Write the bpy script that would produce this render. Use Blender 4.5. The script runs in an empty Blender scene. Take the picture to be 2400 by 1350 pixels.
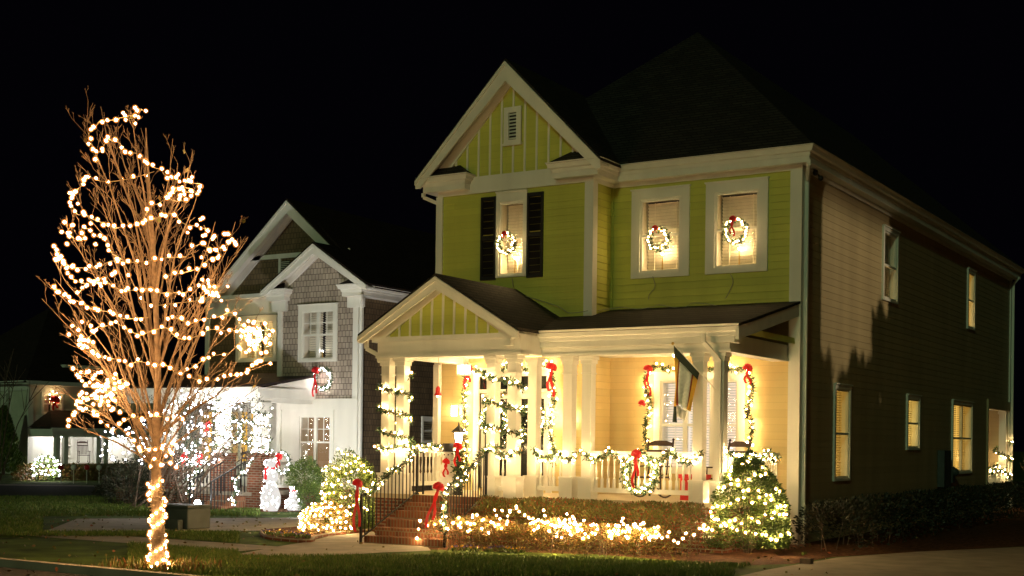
import bpy, bmesh, math, random
from mathutils import Vector, Matrix, noise
R=math.radians; PI=math.pi
random.seed(7)
rnd=random.random
def U(a,b): return a+(b-a)*random.random()
sc=bpy.context.scene; COL=sc.collection
G=-0.9     # ground level (porch floor is 0)
V=Vector
# ------------------------------------------------------------------ camera
YAW,ROLL,F,PY=R(31.729),R(0.7),3100.0,1036.0
CP=V((9.072,-25.555,1.083))
fw=V((-math.sin(YAW),math.cos(YAW),0)); rt0=V((math.cos(YAW),math.sin(YAW),0)); up0=V((0,0,1))
rt=rt0*math.cos(ROLL)+up0*math.sin(ROLL); up=up0*math.cos(ROLL)-rt0*math.sin(ROLL)
cd=bpy.data.cameras.new('camera'); cam=bpy.data.objects.new('camera',cd); COL.objects.link(cam)
cam.matrix_world=Matrix(((rt.x,up.x,-fw.x,CP.x),(rt.y,up.y,-fw.y,CP.y),(rt.z,up.z,-fw.z,CP.z),(0,0,0,1)))
cd.sensor_width=36; cd.lens=F/2400*36; cd.shift_y=(PY-675)/2400; cd.clip_end=2000; cd.clip_start=.1
sc.camera=cam
def ray(u,v): return fw+rt*((u-1200)/F)-up*((v-PY)/F)
def at(u,v,d): return CP+ray(u,v)*d
def onp(u,v,O,N):
    r=ray(u,v); return CP+r*((V(O)-CP).dot(V(N))/r.dot(V(N)))
def ony(u,v,y): return onp(u,v,(0,y,0),(0,1,0))
def onx(u,v,x): return onp(u,v,(x,0,0),(1,0,0))
def onz(u,v,z): return onp(u,v,(0,0,z),(0,0,1))
def proj(p):
    d=V(p)-CP; z=d.dot(fw); return 1200+F*d.dot(rt)/z, PY-F*d.dot(up)/z
def zv(v,x,y):
    lo,hi=-5,30
    for _ in range(40):
        m=(lo+hi)/2
        if proj((x,y,m))[1]>v: lo=m
        else: hi=m
    return lo
# ------------------------------------------------------------------ materials
def nt(name):
    m=bpy.data.materials.new(name); m.use_nodes=True; n=m.node_tree; n.nodes.clear(); return m,n
def N(t,typ,**k):
    n=t.nodes.new(typ)
    for a,b in k.items():
        if a.startswith('i_'): n.inputs[a[2:].replace('_',' ')].default_value=b
        else: setattr(n,a,b)
    return n
def c4(c): return (c[0],c[1],c[2],1)
def mat(name,col,rough=.6,var=.12,scale=6,bump=.0,bscale=40,metal=0,island=0,spec=.5,streak=False):
    m,t=nt(name); L=t.links.new
    out=N(t,'ShaderNodeOutputMaterial'); b=N(t,'ShaderNodeBsdfPrincipled'); L(b.outputs[0],out.inputs[0])
    b.inputs['Roughness'].default_value=rough; b.inputs['Metallic'].default_value=metal
    b.inputs['Specular IOR Level'].default_value=spec
    g=N(t,'ShaderNodeNewGeometry')
    mp=N(t,'ShaderNodeMapping'); L(g.outputs['Position'],mp.inputs[0])
    if streak: mp.inputs['Scale'].default_value=(1,1,.12)
    no=N(t,'ShaderNodeTexNoise'); no.inputs['Scale'].default_value=scale; no.inputs['Detail'].default_value=5; L(mp.outputs[0],no.inputs[0])
    mx=N(t,'ShaderNodeMix',data_type='RGBA'); mx.inputs['A'].default_value=c4([max(0,x*(1-var)) for x in col]); mx.inputs['B'].default_value=c4([min(1,x*(1+var)) for x in col])
    rp=N(t,'ShaderNodeValToRGB'); rp.color_ramp.elements[0].position=.32; rp.color_ramp.elements[1].position=.68; L(no.outputs[0],rp.inputs[0])
    if island:
        ma=N(t,'ShaderNodeMath',operation='MULTIPLY_ADD'); ma.inputs[1].default_value=island; L(g.outputs['Random Per Island'],ma.inputs[0])
        m2=N(t,'ShaderNodeMath',operation='MULTIPLY'); m2.inputs[1].default_value=1-island; L(rp.outputs[0],m2.inputs[0]); L(m2.outputs[0],ma.inputs[2])
        L(ma.outputs[0],mx.inputs['Factor'])
    else: L(rp.outputs[0],mx.inputs['Factor'])
    L(mx.outputs['Result'],b.inputs['Base Color'])
    if bump:
        nb=N(t,'ShaderNodeTexNoise'); nb.inputs['Scale'].default_value=bscale; nb.inputs['Detail'].default_value=4; L(g.outputs['Position'],nb.inputs[0])
        bp=N(t,'ShaderNodeBump'); bp.inputs['Strength'].default_value=bump; bp.inputs['Distance'].default_value=.02; L(nb.outputs[0],bp.inputs['Height']); L(bp.outputs[0],b.inputs['Normal'])
    return m
def boards(m,w=3.66,h=.15,z0=0.0,f=.10):
    t=m.node_tree; L=t.links.new; bs=[n for n in t.nodes if n.type=='BSDF_PRINCIPLED'][0]; src=bs.inputs['Base Color'].links[0].from_socket
    g=N(t,'ShaderNodeNewGeometry'); s=N(t,'ShaderNodeSeparateXYZ'); L(g.outputs['Position'],s.inputs[0]); ad=N(t,'ShaderNodeMath',operation='ADD'); L(s.outputs[0],ad.inputs[0]); L(s.outputs[1],ad.inputs[1])
    zz=N(t,'ShaderNodeMath',operation='ADD'); zz.inputs[1].default_value=-z0; L(s.outputs[2],zz.inputs[0]); cb=N(t,'ShaderNodeCombineXYZ'); L(ad.outputs[0],cb.inputs[0]); L(zz.outputs[0],cb.inputs[1])
    bt=N(t,'ShaderNodeTexBrick'); L(cb.outputs[0],bt.inputs[0]); bt.inputs['Scale'].default_value=1; bt.inputs['Brick Width'].default_value=w; bt.inputs['Row Height'].default_value=h; bt.inputs['Mortar Size'].default_value=.0025; bt.offset=.37
    bt.inputs['Color1'].default_value=(1,1,1,1); k=1-f; bt.inputs['Color2'].default_value=(k,k,k,1); bt.inputs['Mortar'].default_value=(.72,.72,.72,1)
    mx=N(t,'ShaderNodeMix',data_type='RGBA',blend_type='MULTIPLY'); mx.inputs['Factor'].default_value=1; L(src,mx.inputs['A']); L(bt.outputs[0],mx.inputs['B']); L(mx.outputs['Result'],bs.inputs['Base Color'])
def haloed(name,col,s):
    m,t=nt(name); out=N(t,'ShaderNodeOutputMaterial'); e=N(t,'ShaderNodeEmission'); e.inputs[0].default_value=c4(col); e.inputs[1].default_value=s
    tr=N(t,'ShaderNodeBsdfTransparent'); ad=N(t,'ShaderNodeAddShader'); t.links.new(e.outputs[0],ad.inputs[0]); t.links.new(tr.outputs[0],ad.inputs[1]); t.links.new(ad.outputs[0],out.inputs[0]); return m
def emis(name,col,s):
    m,t=nt(name); out=N(t,'ShaderNodeOutputMaterial'); e=N(t,'ShaderNodeEmission'); e.inputs[0].default_value=c4(col); e.inputs[1].default_value=s
    t.links.new(e.outputs[0],out.inputs[0]); return m
def brickmat(name,c1,c2,mort,w=.2,h=.065,ms=.012,rough=.85,roof=False,bump=.6):
    m,t=nt(name); L=t.links.new
    out=N(t,'ShaderNodeOutputMaterial'); b=N(t,'ShaderNodeBsdfPrincipled'); L(b.outputs[0],out.inputs[0]); b.inputs['Roughness'].default_value=rough
    b.inputs['Specular IOR Level'].default_value=.25
    g=N(t,'ShaderNodeNewGeometry'); s=N(t,'ShaderNodeSeparateXYZ'); L(g.outputs['Position'],s.inputs[0])
    ad=N(t,'ShaderNodeMath',operation='ADD'); L(s.outputs[0],ad.inputs[0]); L(s.outputs[1],ad.inputs[1])
    cb=N(t,'ShaderNodeCombineXYZ'); L(ad.outputs[0],cb.inputs[0]); L(s.outputs[2],cb.inputs[1])
    bt=N(t,'ShaderNodeTexBrick'); L(cb.outputs[0],bt.inputs[0]); bt.inputs['Scale'].default_value=1
    bt.inputs['Brick Width'].default_value=w; bt.inputs['Row Height'].default_value=h; bt.inputs['Mortar Size'].default_value=ms
    bt.inputs['Color1'].default_value=c4(c1); bt.inputs['Color2'].default_value=c4(c2); bt.inputs['Mortar'].default_value=c4(mort)
    no=N(t,'ShaderNodeTexNoise'); no.inputs['Scale'].default_value=3; L(g.outputs['Position'],no.inputs[0])
    mx=N(t,'ShaderNodeMix',data_type='RGBA',blend_type='MULTIPLY'); mx.inputs['Factor'].default_value=.6
    L(bt.outputs[0],mx.inputs['A']); L(no.outputs[0],mx.inputs['B'])
    sc_=N(t,'ShaderNodeMix',data_type='RGBA',blend_type='MULTIPLY'); sc_.inputs['Factor'].default_value=1; sc_.inputs['B'].default_value=(1.3,1.3,1.3,1); L(mx.outputs['Result'],sc_.inputs['A'])
    L(sc_.outputs['Result'],b.inputs['Base Color'])
    bp=N(t,'ShaderNodeBump'); bp.inputs['Strength'].default_value=bump; bp.inputs['Distance'].default_value=.01; L(bt.outputs['Fac'],bp.inputs['Height']); bp.invert=True; L(bp.outputs[0],b.inputs['Normal'])
    return m
def glassmat(name,tr=.9,tint=(1,1,1)):
    m,t=nt(name); out=N(t,'ShaderNodeOutputMaterial'); a=N(t,'ShaderNodeBsdfTransparent'); a.inputs[0].default_value=c4(tint)
    gl=N(t,'ShaderNodeBsdfGlossy'); gl.inputs['Roughness'].default_value=.03; mx=N(t,'ShaderNodeMixShader'); mx.inputs[0].default_value=1-tr
    t.links.new(a.outputs[0],mx.inputs[1]); t.links.new(gl.outputs[0],mx.inputs[2]); t.links.new(mx.outputs[0],out.inputs[0]); return m
def leafmat(name,c1,c2,c3=None,rough=.5):
    m,t=nt(name); L=t.links.new
    out=N(t,'ShaderNodeOutputMaterial'); b=N(t,'ShaderNodeBsdfPrincipled'); L(b.outputs[0],out.inputs[0]); b.inputs['Roughness'].default_value=rough
    b.inputs['Specular IOR Level'].default_value=.4
    g=N(t,'ShaderNodeNewGeometry'); rp=N(t,'ShaderNodeValToRGB'); e=rp.color_ramp.elements
    e[0].color=c4(c1); e[1].color=c4(c2)
    if c3: e[1].position=.8; x=e.new(.95); x.color=c4(c3)
    L(g.outputs['Random Per Island'],rp.inputs[0])
    no=N(t,'ShaderNodeTexNoise'); no.inputs['Scale'].default_value=2.5; L(g.outputs['Position'],no.inputs[0])
    mx=N(t,'ShaderNodeMix',data_type='RGBA',blend_type='MULTIPLY'); mx.inputs['Factor'].default_value=.7; L(rp.outputs[0],mx.inputs['A']); L(no.outputs[0],mx.inputs['B'])
    s=N(t,'ShaderNodeMix',data_type='RGBA',blend_type='MULTIPLY'); s.inputs['Factor'].default_value=1; s.inputs['B'].default_value=(1.5,1.5,1.5,1); L(mx.outputs['Result'],s.inputs['A'])
    L(s.outputs['Result'],b.inputs['Base Color']); return m
M={}
M['white']=mat('white_paint',(.74,.73,.66),.5,.06,2.5,.08,60,streak=True)
M['green']=mat('green_siding_paint',(.56,.57,.10),.6,.10,1.6,.12,80,streak=True)
M['khaki']=mat('khaki_siding_paint',(.42,.33,.18),.6,.10,1.6,.12,80,streak=True)
M['green_porch_lit']=mat('porch_lit_green_siding',(.66,.52,.24),.6,.07,2,.1,80,streak=True)  # same green siding downstairs, with the warm porch light put into its colour
M['shutter']=mat('black_shutter_paint',(.012,.011,.012),.45,.2,8)
M['iron']=mat('black_iron',(.015,.014,.014),.4,.2,20)
M['roof']=brickmat('asphalt_shingle',(.05,.042,.033),(.032,.026,.022),(.012,.01,.009),.32,.075,.012)
M['roofbrown']=brickmat('brown_shingle',(.04,.024,.02),(.026,.016,.013),(.012,.008,.007),.32,.08,.012)
M['brick']=brickmat('red_brick',(.25,.075,.035),(.15,.05,.025),(.26,.21,.16),.21,.07,.012)
M['brickstep']=brickmat('step_brick',(.27,.10,.045),(.17,.06,.03),(.22,.17,.11),.075,.22,.01)
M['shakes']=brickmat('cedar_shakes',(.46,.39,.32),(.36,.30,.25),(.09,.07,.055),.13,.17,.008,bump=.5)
M['shakes_shaded']=brickmat('shaded_cedar_shakes',(.19,.135,.075),(.15,.105,.06),(.06,.045,.03),.13,.17,.008,bump=.5)  # darker copy of the shakes, shade put into the colour of unlit walls
M['sage']=mat('sage_siding_paint',(.62,.62,.50),.6,.1,2)
M['lawn']=mat('lawn_grass',(.065,.10,.016),.95,.55,1.2,.9,55,spec=.1)
M['blade']=leafmat('grass_blade',(.05,.09,.012),(.11,.16,.02),(.18,.17,.05),.8)
M['asphalt']=mat('asphalt',(.05,.048,.046),.85,.25,9,.5,150,spec=.2)
M['concrete']=mat('concrete',(.30,.26,.20),.85,.16,2.5,.3,90,spec=.2)
M['mulch']=mat('pine_mulch',(.10,.045,.022),.95,.6,14,1,60,spec=.1)
M['floor']=mat('porch_floor_paint',(.5,.42,.28),.6,.1,4)
M['glass']=glassmat('window_glass',.93)
M['darkglass']=mat('dark_glass',(.012,.014,.013),.08,.2,3)
M['blind']=mat('window_blind',(.72,.68,.56),.6,.05,8)
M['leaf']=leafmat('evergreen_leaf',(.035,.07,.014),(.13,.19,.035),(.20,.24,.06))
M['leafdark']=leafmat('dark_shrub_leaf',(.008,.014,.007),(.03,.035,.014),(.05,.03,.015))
M['leafred']=leafmat('reddish_shrub_leaf',(.14,.085,.02),(.14,.17,.035),(.38,.06,.025))
M['leafbronze']=leafmat('bronze_shrub_leaf',(.16,.08,.02),(.13,.13,.025),(.26,.06,.02))
M['garland']=leafmat('garland_needle',(.01,.035,.012),(.035,.08,.025),(.06,.10,.03))
M['bark']=mat('young_tree_bark',(.17,.105,.062),.85,.3,14,.6,50)
M['barkdark']=mat('shrub_bark',(.12,.08,.055),.9,.3,14,.6,50)
M['red']=mat('red_ribbon',(.62,.008,.012),.45,.15,12)
M['redpaint']=mat('red_paint',(.5,.012,.012),.4,.15,12)
M['gold']=mat('gold_trim',(.6,.38,.08),.35,.1,10)
M['flaggold']=mat('flag_gold_cloth',(.75,.42,.05),.8,.06,10)
M['flagdark']=mat('flag_dark_cloth',(.035,.05,.035),.8,.06,10)
M['flaggray']=mat('flag_gray_cloth',(.66,.70,.64),.8,.12,20)
M['flagred']=mat('flag_maroon_cloth',(.22,.04,.012),.8,.06,20)
M['black']=mat('black_felt',(.02,.018,.018),.7,.2,10)
M['wood']=mat('dark_chair_wood',(.045,.02,.012),.5,.3,12)
M['cord']=mat('pale_cord',(.35,.33,.24),.6,.1,10)
M['cordgreen']=mat('light_string_wire',(.20,.13,.06),.6,.1,10)
M['box']=mat('utility_box_paint',(.045,.055,.05),.6,.3,3,.1,30)
M['snow']=mat('white_fleece',(.78,.76,.72),.95,.06,30,.4,80)
M['terracotta']=mat('terracotta',(.35,.12,.05),.8,.15,8)
M['orange']=mat('orange_cloth',(.6,.25,.03),.8,.1,8)
WARM=(1,.60,.25); W2=(1,.70,.34); COOL=(1,.93,.86)
M['bulb']=emis('warm_bulb',(1,.60,.25),160); M['bulbu']=emis('window_wreath_bulb',(1,.66,.29),130); M['glow_bulbu']=haloed('window_bulb_halo',(1,.45,.10),.42); M['glow_bulb']=haloed('amber_bulb_halo',(1,.33,.06),.42); M['glow_bulb2']=haloed('gold_bulb_halo',(1,.45,.10),.42); M['glow_bulbc']=haloed('cool_bulb_halo',(.75,.8,1),.3); M['candleup']=emis('bright_candle_bulb',(1,.66,.28),1700)  # bulb shells glow faintly, a coloured halo painted round each bulb
M['bulb2']=emis('warm_bulb_small',(1,.66,.29),340)
M['bulbc']=emis('cool_bulb',COOL,110)
M['candle']=emis('candle_bulb',(1,.62,.22),330)
M['dome']=emis('porch_light_glow',(1,.74,.42),48)
M['flood']=emis('floodlight_glow',(1,.97,.94),150)
M['lit']=emis('lit_room',(1,.56,.10),.95)
M['litdim']=emis('dim_lit_room',(1,.6,.3),.28); M['litbright']=emis('bright_lit_room',(1,.66,.16),1.6)
M['litcool']=emis('lit_room_pale',(1,.88,.72),1.0)
M['snowglow']=emis('glowing_snowman_mesh',(1,.95,.9),.8)
boards(M['green']); boards(M['khaki'],z0=G%.15); boards(M['green_porch_lit']); boards(M['concrete'],1.5,1.5,f=.06)
# ------------------------------------------------------------------ mesh builder
OFF={}
FX=(V((0,0,0)),V((1,0,0)),V((0,1,0)))
class MB:
    def __init__(s,fr=None): s.v=[]; s.f=[]; s.F=fr or FX; s.mi=[]
    def P(s,a,b,c):
        O,S,D=s.F; p=O+S*a+D*b; return (p.x,p.y,p.z+c)
    def add(s,vs,fs):
        k=len(s.v); s.v+= [tuple(x) for x in vs]; s.f+=[tuple(i+k for i in f) for f in fs]
    def box(s,a0,a1,b0,b1,c0,c1):
        vs=[s.P(a,b,c) for c in (c0,c1) for b in (b0,b1) for a in (a0,a1)]
        s.add(vs,[(0,1,3,2),(4,6,7,5),(0,4,5,1),(2,3,7,6),(0,2,6,4),(1,5,7,3)]); return s
    def quad(s,*p): s.add([s.P(*q) for q in p],[tuple(range(len(p)))]); return s
    def wquad(s,*p): s.add(p,[tuple(range(len(p)))]); return s
    def prism(s,poly,b0,b1):   # poly in (a,c), extruded over b
        n=len(poly); vs=[s.P(a,b0,c) for a,c in poly]+[s.P(a,b1,c) for a,c in poly]
        s.add(vs,[tuple(range(n)),tuple(range(2*n-1,n-1,-1))]+[(i,(i+1)%n,(i+1)%n+n,i+n) for i in range(n)]); return s
    def slab(s,pts,th):        # world points of a face, thickened downward
        n=len(pts); vs=list(pts)+[(p[0],p[1],p[2]-th) for p in pts]
        s.add(vs,[tuple(range(n)),tuple(range(2*n-1,n-1,-1))]+[(i,(i+1)%n,(i+1)%n+n,i+n) for i in range(n)]); return s
    def beam(s,p,q,w,h,upv=(0,0,1)):
        p=V(p);q=V(q);d=(q-p).normalized();u=V(upv); sd=d.cross(u)
        if sd.length<1e-4: sd=V((1,0,0))
        sd.normalize(); u2=sd.cross(d)
        vs=[e+sd*a*w/2+u2*b*h/2 for e in (p,q) for a,b in((-1,-1),(1,-1),(1,1),(-1,1))]
        s.add([tuple(x) for x in vs],[(0,1,2,3),(7,6,5,4),(0,4,5,1),(1,5,6,2),(2,6,7,3),(3,7,4,0)]); return s
    def tube(s,pts,r,n=6,cap=True):
        pts=[V(p) for p in pts]; k=len(s.v); m=len(pts)
        rr=r if isinstance(r,(list,tuple)) else [r]*m
        a=V((.31,.17,.94))
        for i,p in enumerate(pts):
            d=(pts[min(i+1,m-1)]-pts[max(i-1,0)])
            if d.length<1e-9: d=V((0,0,1))
            d.normalize(); x=d.cross(a)
            if x.length<1e-3: x=d.cross(V((1,0,0)))
            x.normalize(); y=d.cross(x)
            for j in range(n):
                t=2*PI*j/n; q=p+x*(rr[i]*math.cos(t))+y*(rr[i]*math.sin(t)); s.v.append((q.x,q.y,q.z))
        for i in range(m-1):
            for j in range(n):
                j2=(j+1)%n; s.f.append((k+i*n+j,k+i*n+j2,k+(i+1)*n+j2,k+(i+1)*n+j))
        if cap: s.f.append(tuple(k+j for j in range(n))); s.f.append(tuple(k+(m-1)*n+j for j in reversed(range(n))))
        return s
    def lathe(s,cx,cy,prof,n=8):   # prof [(r,z)]
        k=len(s.v); c=s.P(cx,cy,0)
        for r,z in prof:
            for j in range(n):
                t=2*PI*(j+.5)/n; s.v.append((c[0]+r*math.cos(t),c[1]+r*math.sin(t),c[2]+z))
        for i in range(len(prof)-1):
            for j in range(n):
                j2=(j+1)%n; s.f.append((k+i*n+j,k+i*n+j2,k+(i+1)*n+j2,k+(i+1)*n+j))
        s.f.append(tuple(k+j for j in reversed(range(n)))); s.f.append(tuple(k+(len(prof)-1)*n+j for j in range(n)))
        return s
    def ball(s,c,r,n=8,m=6,sq=1):
        prof=[(max(.001,r*math.sin(PI*i/m)),c[2]-r*sq*math.cos(PI*i/m)) for i in range(m+1)]
        O=s.F; s.F=FX; s.lathe(c[0],c[1],prof,n); s.F=O; return s
    def leaf(s,c,ln,wd,dr=None):
        d=dr or V((U(-1,1),U(-1,1),U(-1,1))); d=d.normalized() if d.length>.01 else V((0,0,1))
        q=V((U(-1,1),U(-1,1),U(-1,1))); sd=d.cross(q)
        if sd.length<.05: sd=d.cross(V((1,.3,.2)))
        sd.normalize(); c=V(c)
        a=c; b=c+d*ln*.5+sd*wd*.5; e=c+d*ln; f=c+d*ln*.5-sd*wd*.5
        s.add([tuple(a),tuple(b),tuple(e),tuple(f)],[(0,1,2,3)])
    def build(s,name,m,parent=None,smooth=False,off=None,kind=None,bevel=0,fix=True):
        me=bpy.data.meshes.new(name)
        o0=OFF.get(parent.name,V((0,0,0))) if parent else (off or V((0,0,0)))
        me.from_pydata([(x-o0.x,y-o0.y,z-o0.z) for x,y,z in s.v],[],s.f); me.materials.append(m)
        if fix:
            bm=bmesh.new(); bm.from_mesh(me); bmesh.ops.recalc_face_normals(bm,faces=bm.faces)
            bm.to_mesh(me); bm.free()
        if smooth:
            for p in me.polygons: p.use_smooth=True
        ob=bpy.data.objects.new(name,me); COL.objects.link(ob)
        if parent: ob.parent=parent
        else: ob.location=o0
        OFF[ob.name]=V(o0)
        if kind: ob['kind']=kind
        if bevel:
            b=ob.modifiers.new('bevel','BEVEL'); b.width=bevel; b.segments=2; b.limit_method='ANGLE'
        return ob
def thing(name,loc,label,cat,group=None):
    o=bpy.data.objects.new(name,None); o.empty_display_size=.2; COL.objects.link(o); o.location=loc; OFF[o.name]=V(loc)
    o['label']=label; o['category']=cat
    if group: o['group']=group
    return o
def tag(o,label,cat,group=None):
    o['label']=label; o['category']=cat
    if group: o['group']=group
    return o
# ------------------------------------------------------------------ bulbs
def icomesh(name,r,m,sub=1):
    me=bpy.data.meshes.new(name); bm=bmesh.new(); bmesh.ops.create_icosphere(bm,subdivisions=sub,radius=r); bm.to_mesh(me); bm.free(); me.materials.append(m)
    for p in me.polygons: p.use_smooth=True
    return me
BM={}
def bulbmesh(r,mk):
    k=(round(r,4),mk)
    if k not in BM:
        me=icomesh('bulb',r*.58,M[mk],1)
        if 'glow_'+mk in M:
            bm=bmesh.new(); bm.from_mesh(me); g=bmesh.ops.create_icosphere(bm,subdivisions=2,radius=r*1.3); vs=set(g['verts'])
            for f in bm.faces:
                if f.verts[0] in vs: f.material_index=1
                f.smooth=True
            bm.to_mesh(me); bm.free(); me.materials.append(M['glow_'+mk])
        BM[k]=me
    return BM[k]
def bulbs(root,pts,r=.03,mk='bulb2',name='bulb'):
    me=bulbmesh(r,mk); o0=OFF[root.name]
    ps=list(pts)
    for p in ps[:98]:
        b=bpy.data.objects.new(name,me); COL.objects.link(b); b.parent=root; b.location=V(p)-o0; s=U(.8,1.15); b.scale=(s,s,s)
    rest=ps[98:]
    if rest:
        mb=MB()
        tv=[v.co.copy() for v in me.vertices]; tf=[tuple(p.vertices) for p in me.polygons]; tm=[p.material_index for p in me.polygons]
        for p in rest:
            s=U(.8,1.15); mb.add([(p[0]+c.x*s,p[1]+c.y*s,p[2]+c.z*s) for c in tv],tf)
        o=mb.build(name,M[mk],root,kind='stuff',fix=False)
        if max(tm): 
            o.data.materials.append(M['glow_'+mk]); o.data.polygons.foreach_set('material_index',tm*len(rest))
def resample(pts,step):
    pts=[V(p) for p in pts]; out=[pts[0]]; acc=0
    for a,b in zip(pts,pts[1:]):
        L=(b-a).length
        if L<1e-6: continue
        t=step-acc
        while t<=L: out.append(a.lerp(b,t/L)); t+=step
        acc=(acc+L)%step
    return out
def jit(p,a): return V(p)+V((U(-a,a),U(-a,a),U(-a,a)))
def smoothline(pts,n=4):
    P=[V(p) for p in pts]; out=[]
    for i in range(len(P)-1):
        p0=P[max(i-1,0)];p1=P[i];p2=P[i+1];p3=P[min(i+2,len(P)-1)]
        for k in range(n):
            t=k/n; out.append(.5*((2*p1)+(p2-p0)*t+(2*p0-5*p1+4*p2-p3)*t*t+(3*p1-p0-3*p2+p3)*t**3))
    out.append(P[-1]); return out
def garland(pts,label,group,r=.09,step=.09,mk='bulb2',br=.026,dens=260,name='garland',sides=.07,leaflen=.09,bsp=None):
    pts=smoothline(pts,4); root=thing(name,pts[0],label,'garland',group)
    mb=MB(); L=resample(pts,.02)
    ln=.02*len(L); n=int(ln*dens)
    for _ in range(n):
        i=random.randrange(len(L)); c=jit(L[i],r*.35); d=V((U(-1,1),U(-1,1),U(-1,1)))
        mb.leaf(c,leaflen*U(.6,1.3),leaflen*.32,d)
    mb.build('foliage',M['garland'],root,fix=False)
    MB().tube(resample(pts,.08)+[pts[-1]],.012,5).build('stem',M['cordgreen'],root)
    bp=[jit(p,sides) for p in resample(pts,bsp or step) if rnd()<.9]
    bulbs(root,bp,br,mk); return root
def bush_leaves(mb,c,rx,ry,rz,n,ln,shell=.55,lump=.22,seed=0,bottom=-1.0):
    c=V(c)
    for _ in range(n):
        while True:
            d=V((U(-1,1),U(-1,1),U(-1,1)))
            if .05<d.length<=1: break
        d.normalize()
        if d.z<bottom: d.z=bottom
        k=1+lump*noise.noise(d*2.3+V((seed,seed*2.1,0)))*1.6+.08*noise.noise(d*7+V((seed,0,0)))
        rr=k*(shell+(1-shell)*rnd()**.5)
        p=c+V((d.x*rx*rr,d.y*ry*rr,d.z*rz*rr))
        o=(d+V((U(-.9,.9),U(-.9,.9),U(-.5,1))))
        mb.leaf(p,ln*U(.6,1.3),ln*.5,o)
def bush_surf(c,rx,ry,rz,d,seed=0,lump=.22):
    d=V(d).normalized(); k=1+lump*noise.noise(d*2.3+V((seed,seed*2.1,0)))*1.6+.08*noise.noise(d*7+V((seed,0,0)))
    return V(c)+V((d.x*rx*k,d.y*ry*k,d.z*rz*k))
def bow(loc,s,label,nrm=V((.35,-.93,0)),tails=(.5,.6),group='red bows',lean=0,name='red_bow',parent=None):
    s*=.78; nrm=nrm.normalized(); sd=V((0,0,1)).cross(nrm).normalized(); loc=V(loc)
    if parent: root=parent
    else: root=thing(name,loc,label,'bow',group)
    def ribbon(path,w,nm):
        mb=MB(); k=0; vs=[]
        for p,wd in path: vs+= [tuple(p+wd*w/2),tuple(p-wd*w/2)]
        n=len(path); mb.add(vs,[(2*i,2*i+1,2*i+3,2*i+2) for i in range(n-1)])
        o=mb.build(nm,M['red'],root,fix=False); m=o.modifiers.new('thick','SOLIDIFY'); m.thickness=.006
    for k in range(5):
        a=[.35,PI-.35,1.3,1.9,-.25][k]+U(-.1,.1); d=sd*math.cos(a)+V((0,0,1))*math.sin(a); w=d.cross(nrm)
        path=[]
        for i in range(9):
            t=i/8*2*PI; path.append((loc+d*(s*.5*(1-math.cos(t))*.55)+nrm*(s*.22*math.sin(t)+.03)+w*0,(w*.8+nrm*.2).normalized()))
        ribbon(path,s*.42,'loop')
    mb=MB(); mb.ball(tuple(loc+nrm*.04),s*.13); mb.build('knot',M['red'],root,smooth=True)
    for k,L in enumerate(tails):
        sg=-1 if k==0 else 1; path=[]
        for i in range(8):
            t=i/7; path.append((loc+V((0,0,-L*t))+sd*(sg*s*.25*t+lean*L*t+.03*math.sin(t*7+k*2))+nrm*(.05+.03*math.sin(t*9)),sd))
        ribbon(path,s*.28,'tail')
    return root
def wreath(c,rad,label,nrm=V((0,-1,0)),mk='bulb2',nb=22,r=.05,bows=None,group='wreaths',dens=420,br=.024,leaflen=.08):
    nrm=nrm.normalized(); sd=V((0,0,1)).cross(nrm).normalized(); c=V(c)
    root=thing('wreath',c,label,'wreath',group); mb=MB(); n=int(dens*rad*6)
    for _ in range(n):
        a=U(0,2*PI); d=sd*math.cos(a)+V((0,0,1))*math.sin(a); p=c+d*rad+jit((0,0,0),r); mb.leaf(p,leaflen*U(.6,1.2),leaflen*.32)
    mb.build('foliage',M['garland'],root,fix=False)
    bulbs(root,[c+(sd*math.cos(a)+V((0,0,1))*math.sin(a))*(rad+U(-r,r))+nrm*r for a in [2*PI*(i+U(-.3,.3))/nb for i in range(nb)]],br,mk)
    if bows: bow(c+(sd*bows[0]+V((0,0,1))*bows[1])*rad+nrm*(r+.02),bows[2],None,nrm,bows[3],parent=root)
    return root
# ------------------------------------------------------------------ architecture helpers
def lapwall(fr,s0,s1,z0,z1,ops,parent,m,lap=.15,name='wall',dp=.016):
    mb=MB(fr); zs={z0,z1}
    z=z0
    while z<z1: zs.add(round(z,4)); z+=lap
    for a,b,c,d in ops: zs.update((c,d))
    zs=sorted(x for x in zs if z0-1e-6<=x<=z1+1e-6)
    for za,zb in zip(zs,zs[1:]):
        if zb-za<1e-4: continue
        k0=((za-z0)%lap)/lap; k1=k0+(zb-za)/lap
        if k0>.999: k0=0; k1=(zb-za)/lap
        d0=dp*(1-k0); d1=dp*(1-min(k1,1))
        iv=[(s0,s1)]
        for a,b,c,d in ops:
            if c<zb-1e-5 and d>za+1e-5:
                nv=[]
                for p,q in iv:
                    if b<=p or a>=q: nv.append((p,q)); continue
                    if a>p: nv.append((p,a))
                    if b<q: nv.append((b,q))
                iv=nv
        for p,q in iv:
            mb.quad((p,d0,za),(q,d0,za),(q,d1,zb),(p,d1,zb))
            if k0<.001: mb.quad((p,0,za),(q,0,za),(q,d0,za),(p,d0,za))
    return mb.build(name,m,parent,fix=False)
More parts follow.
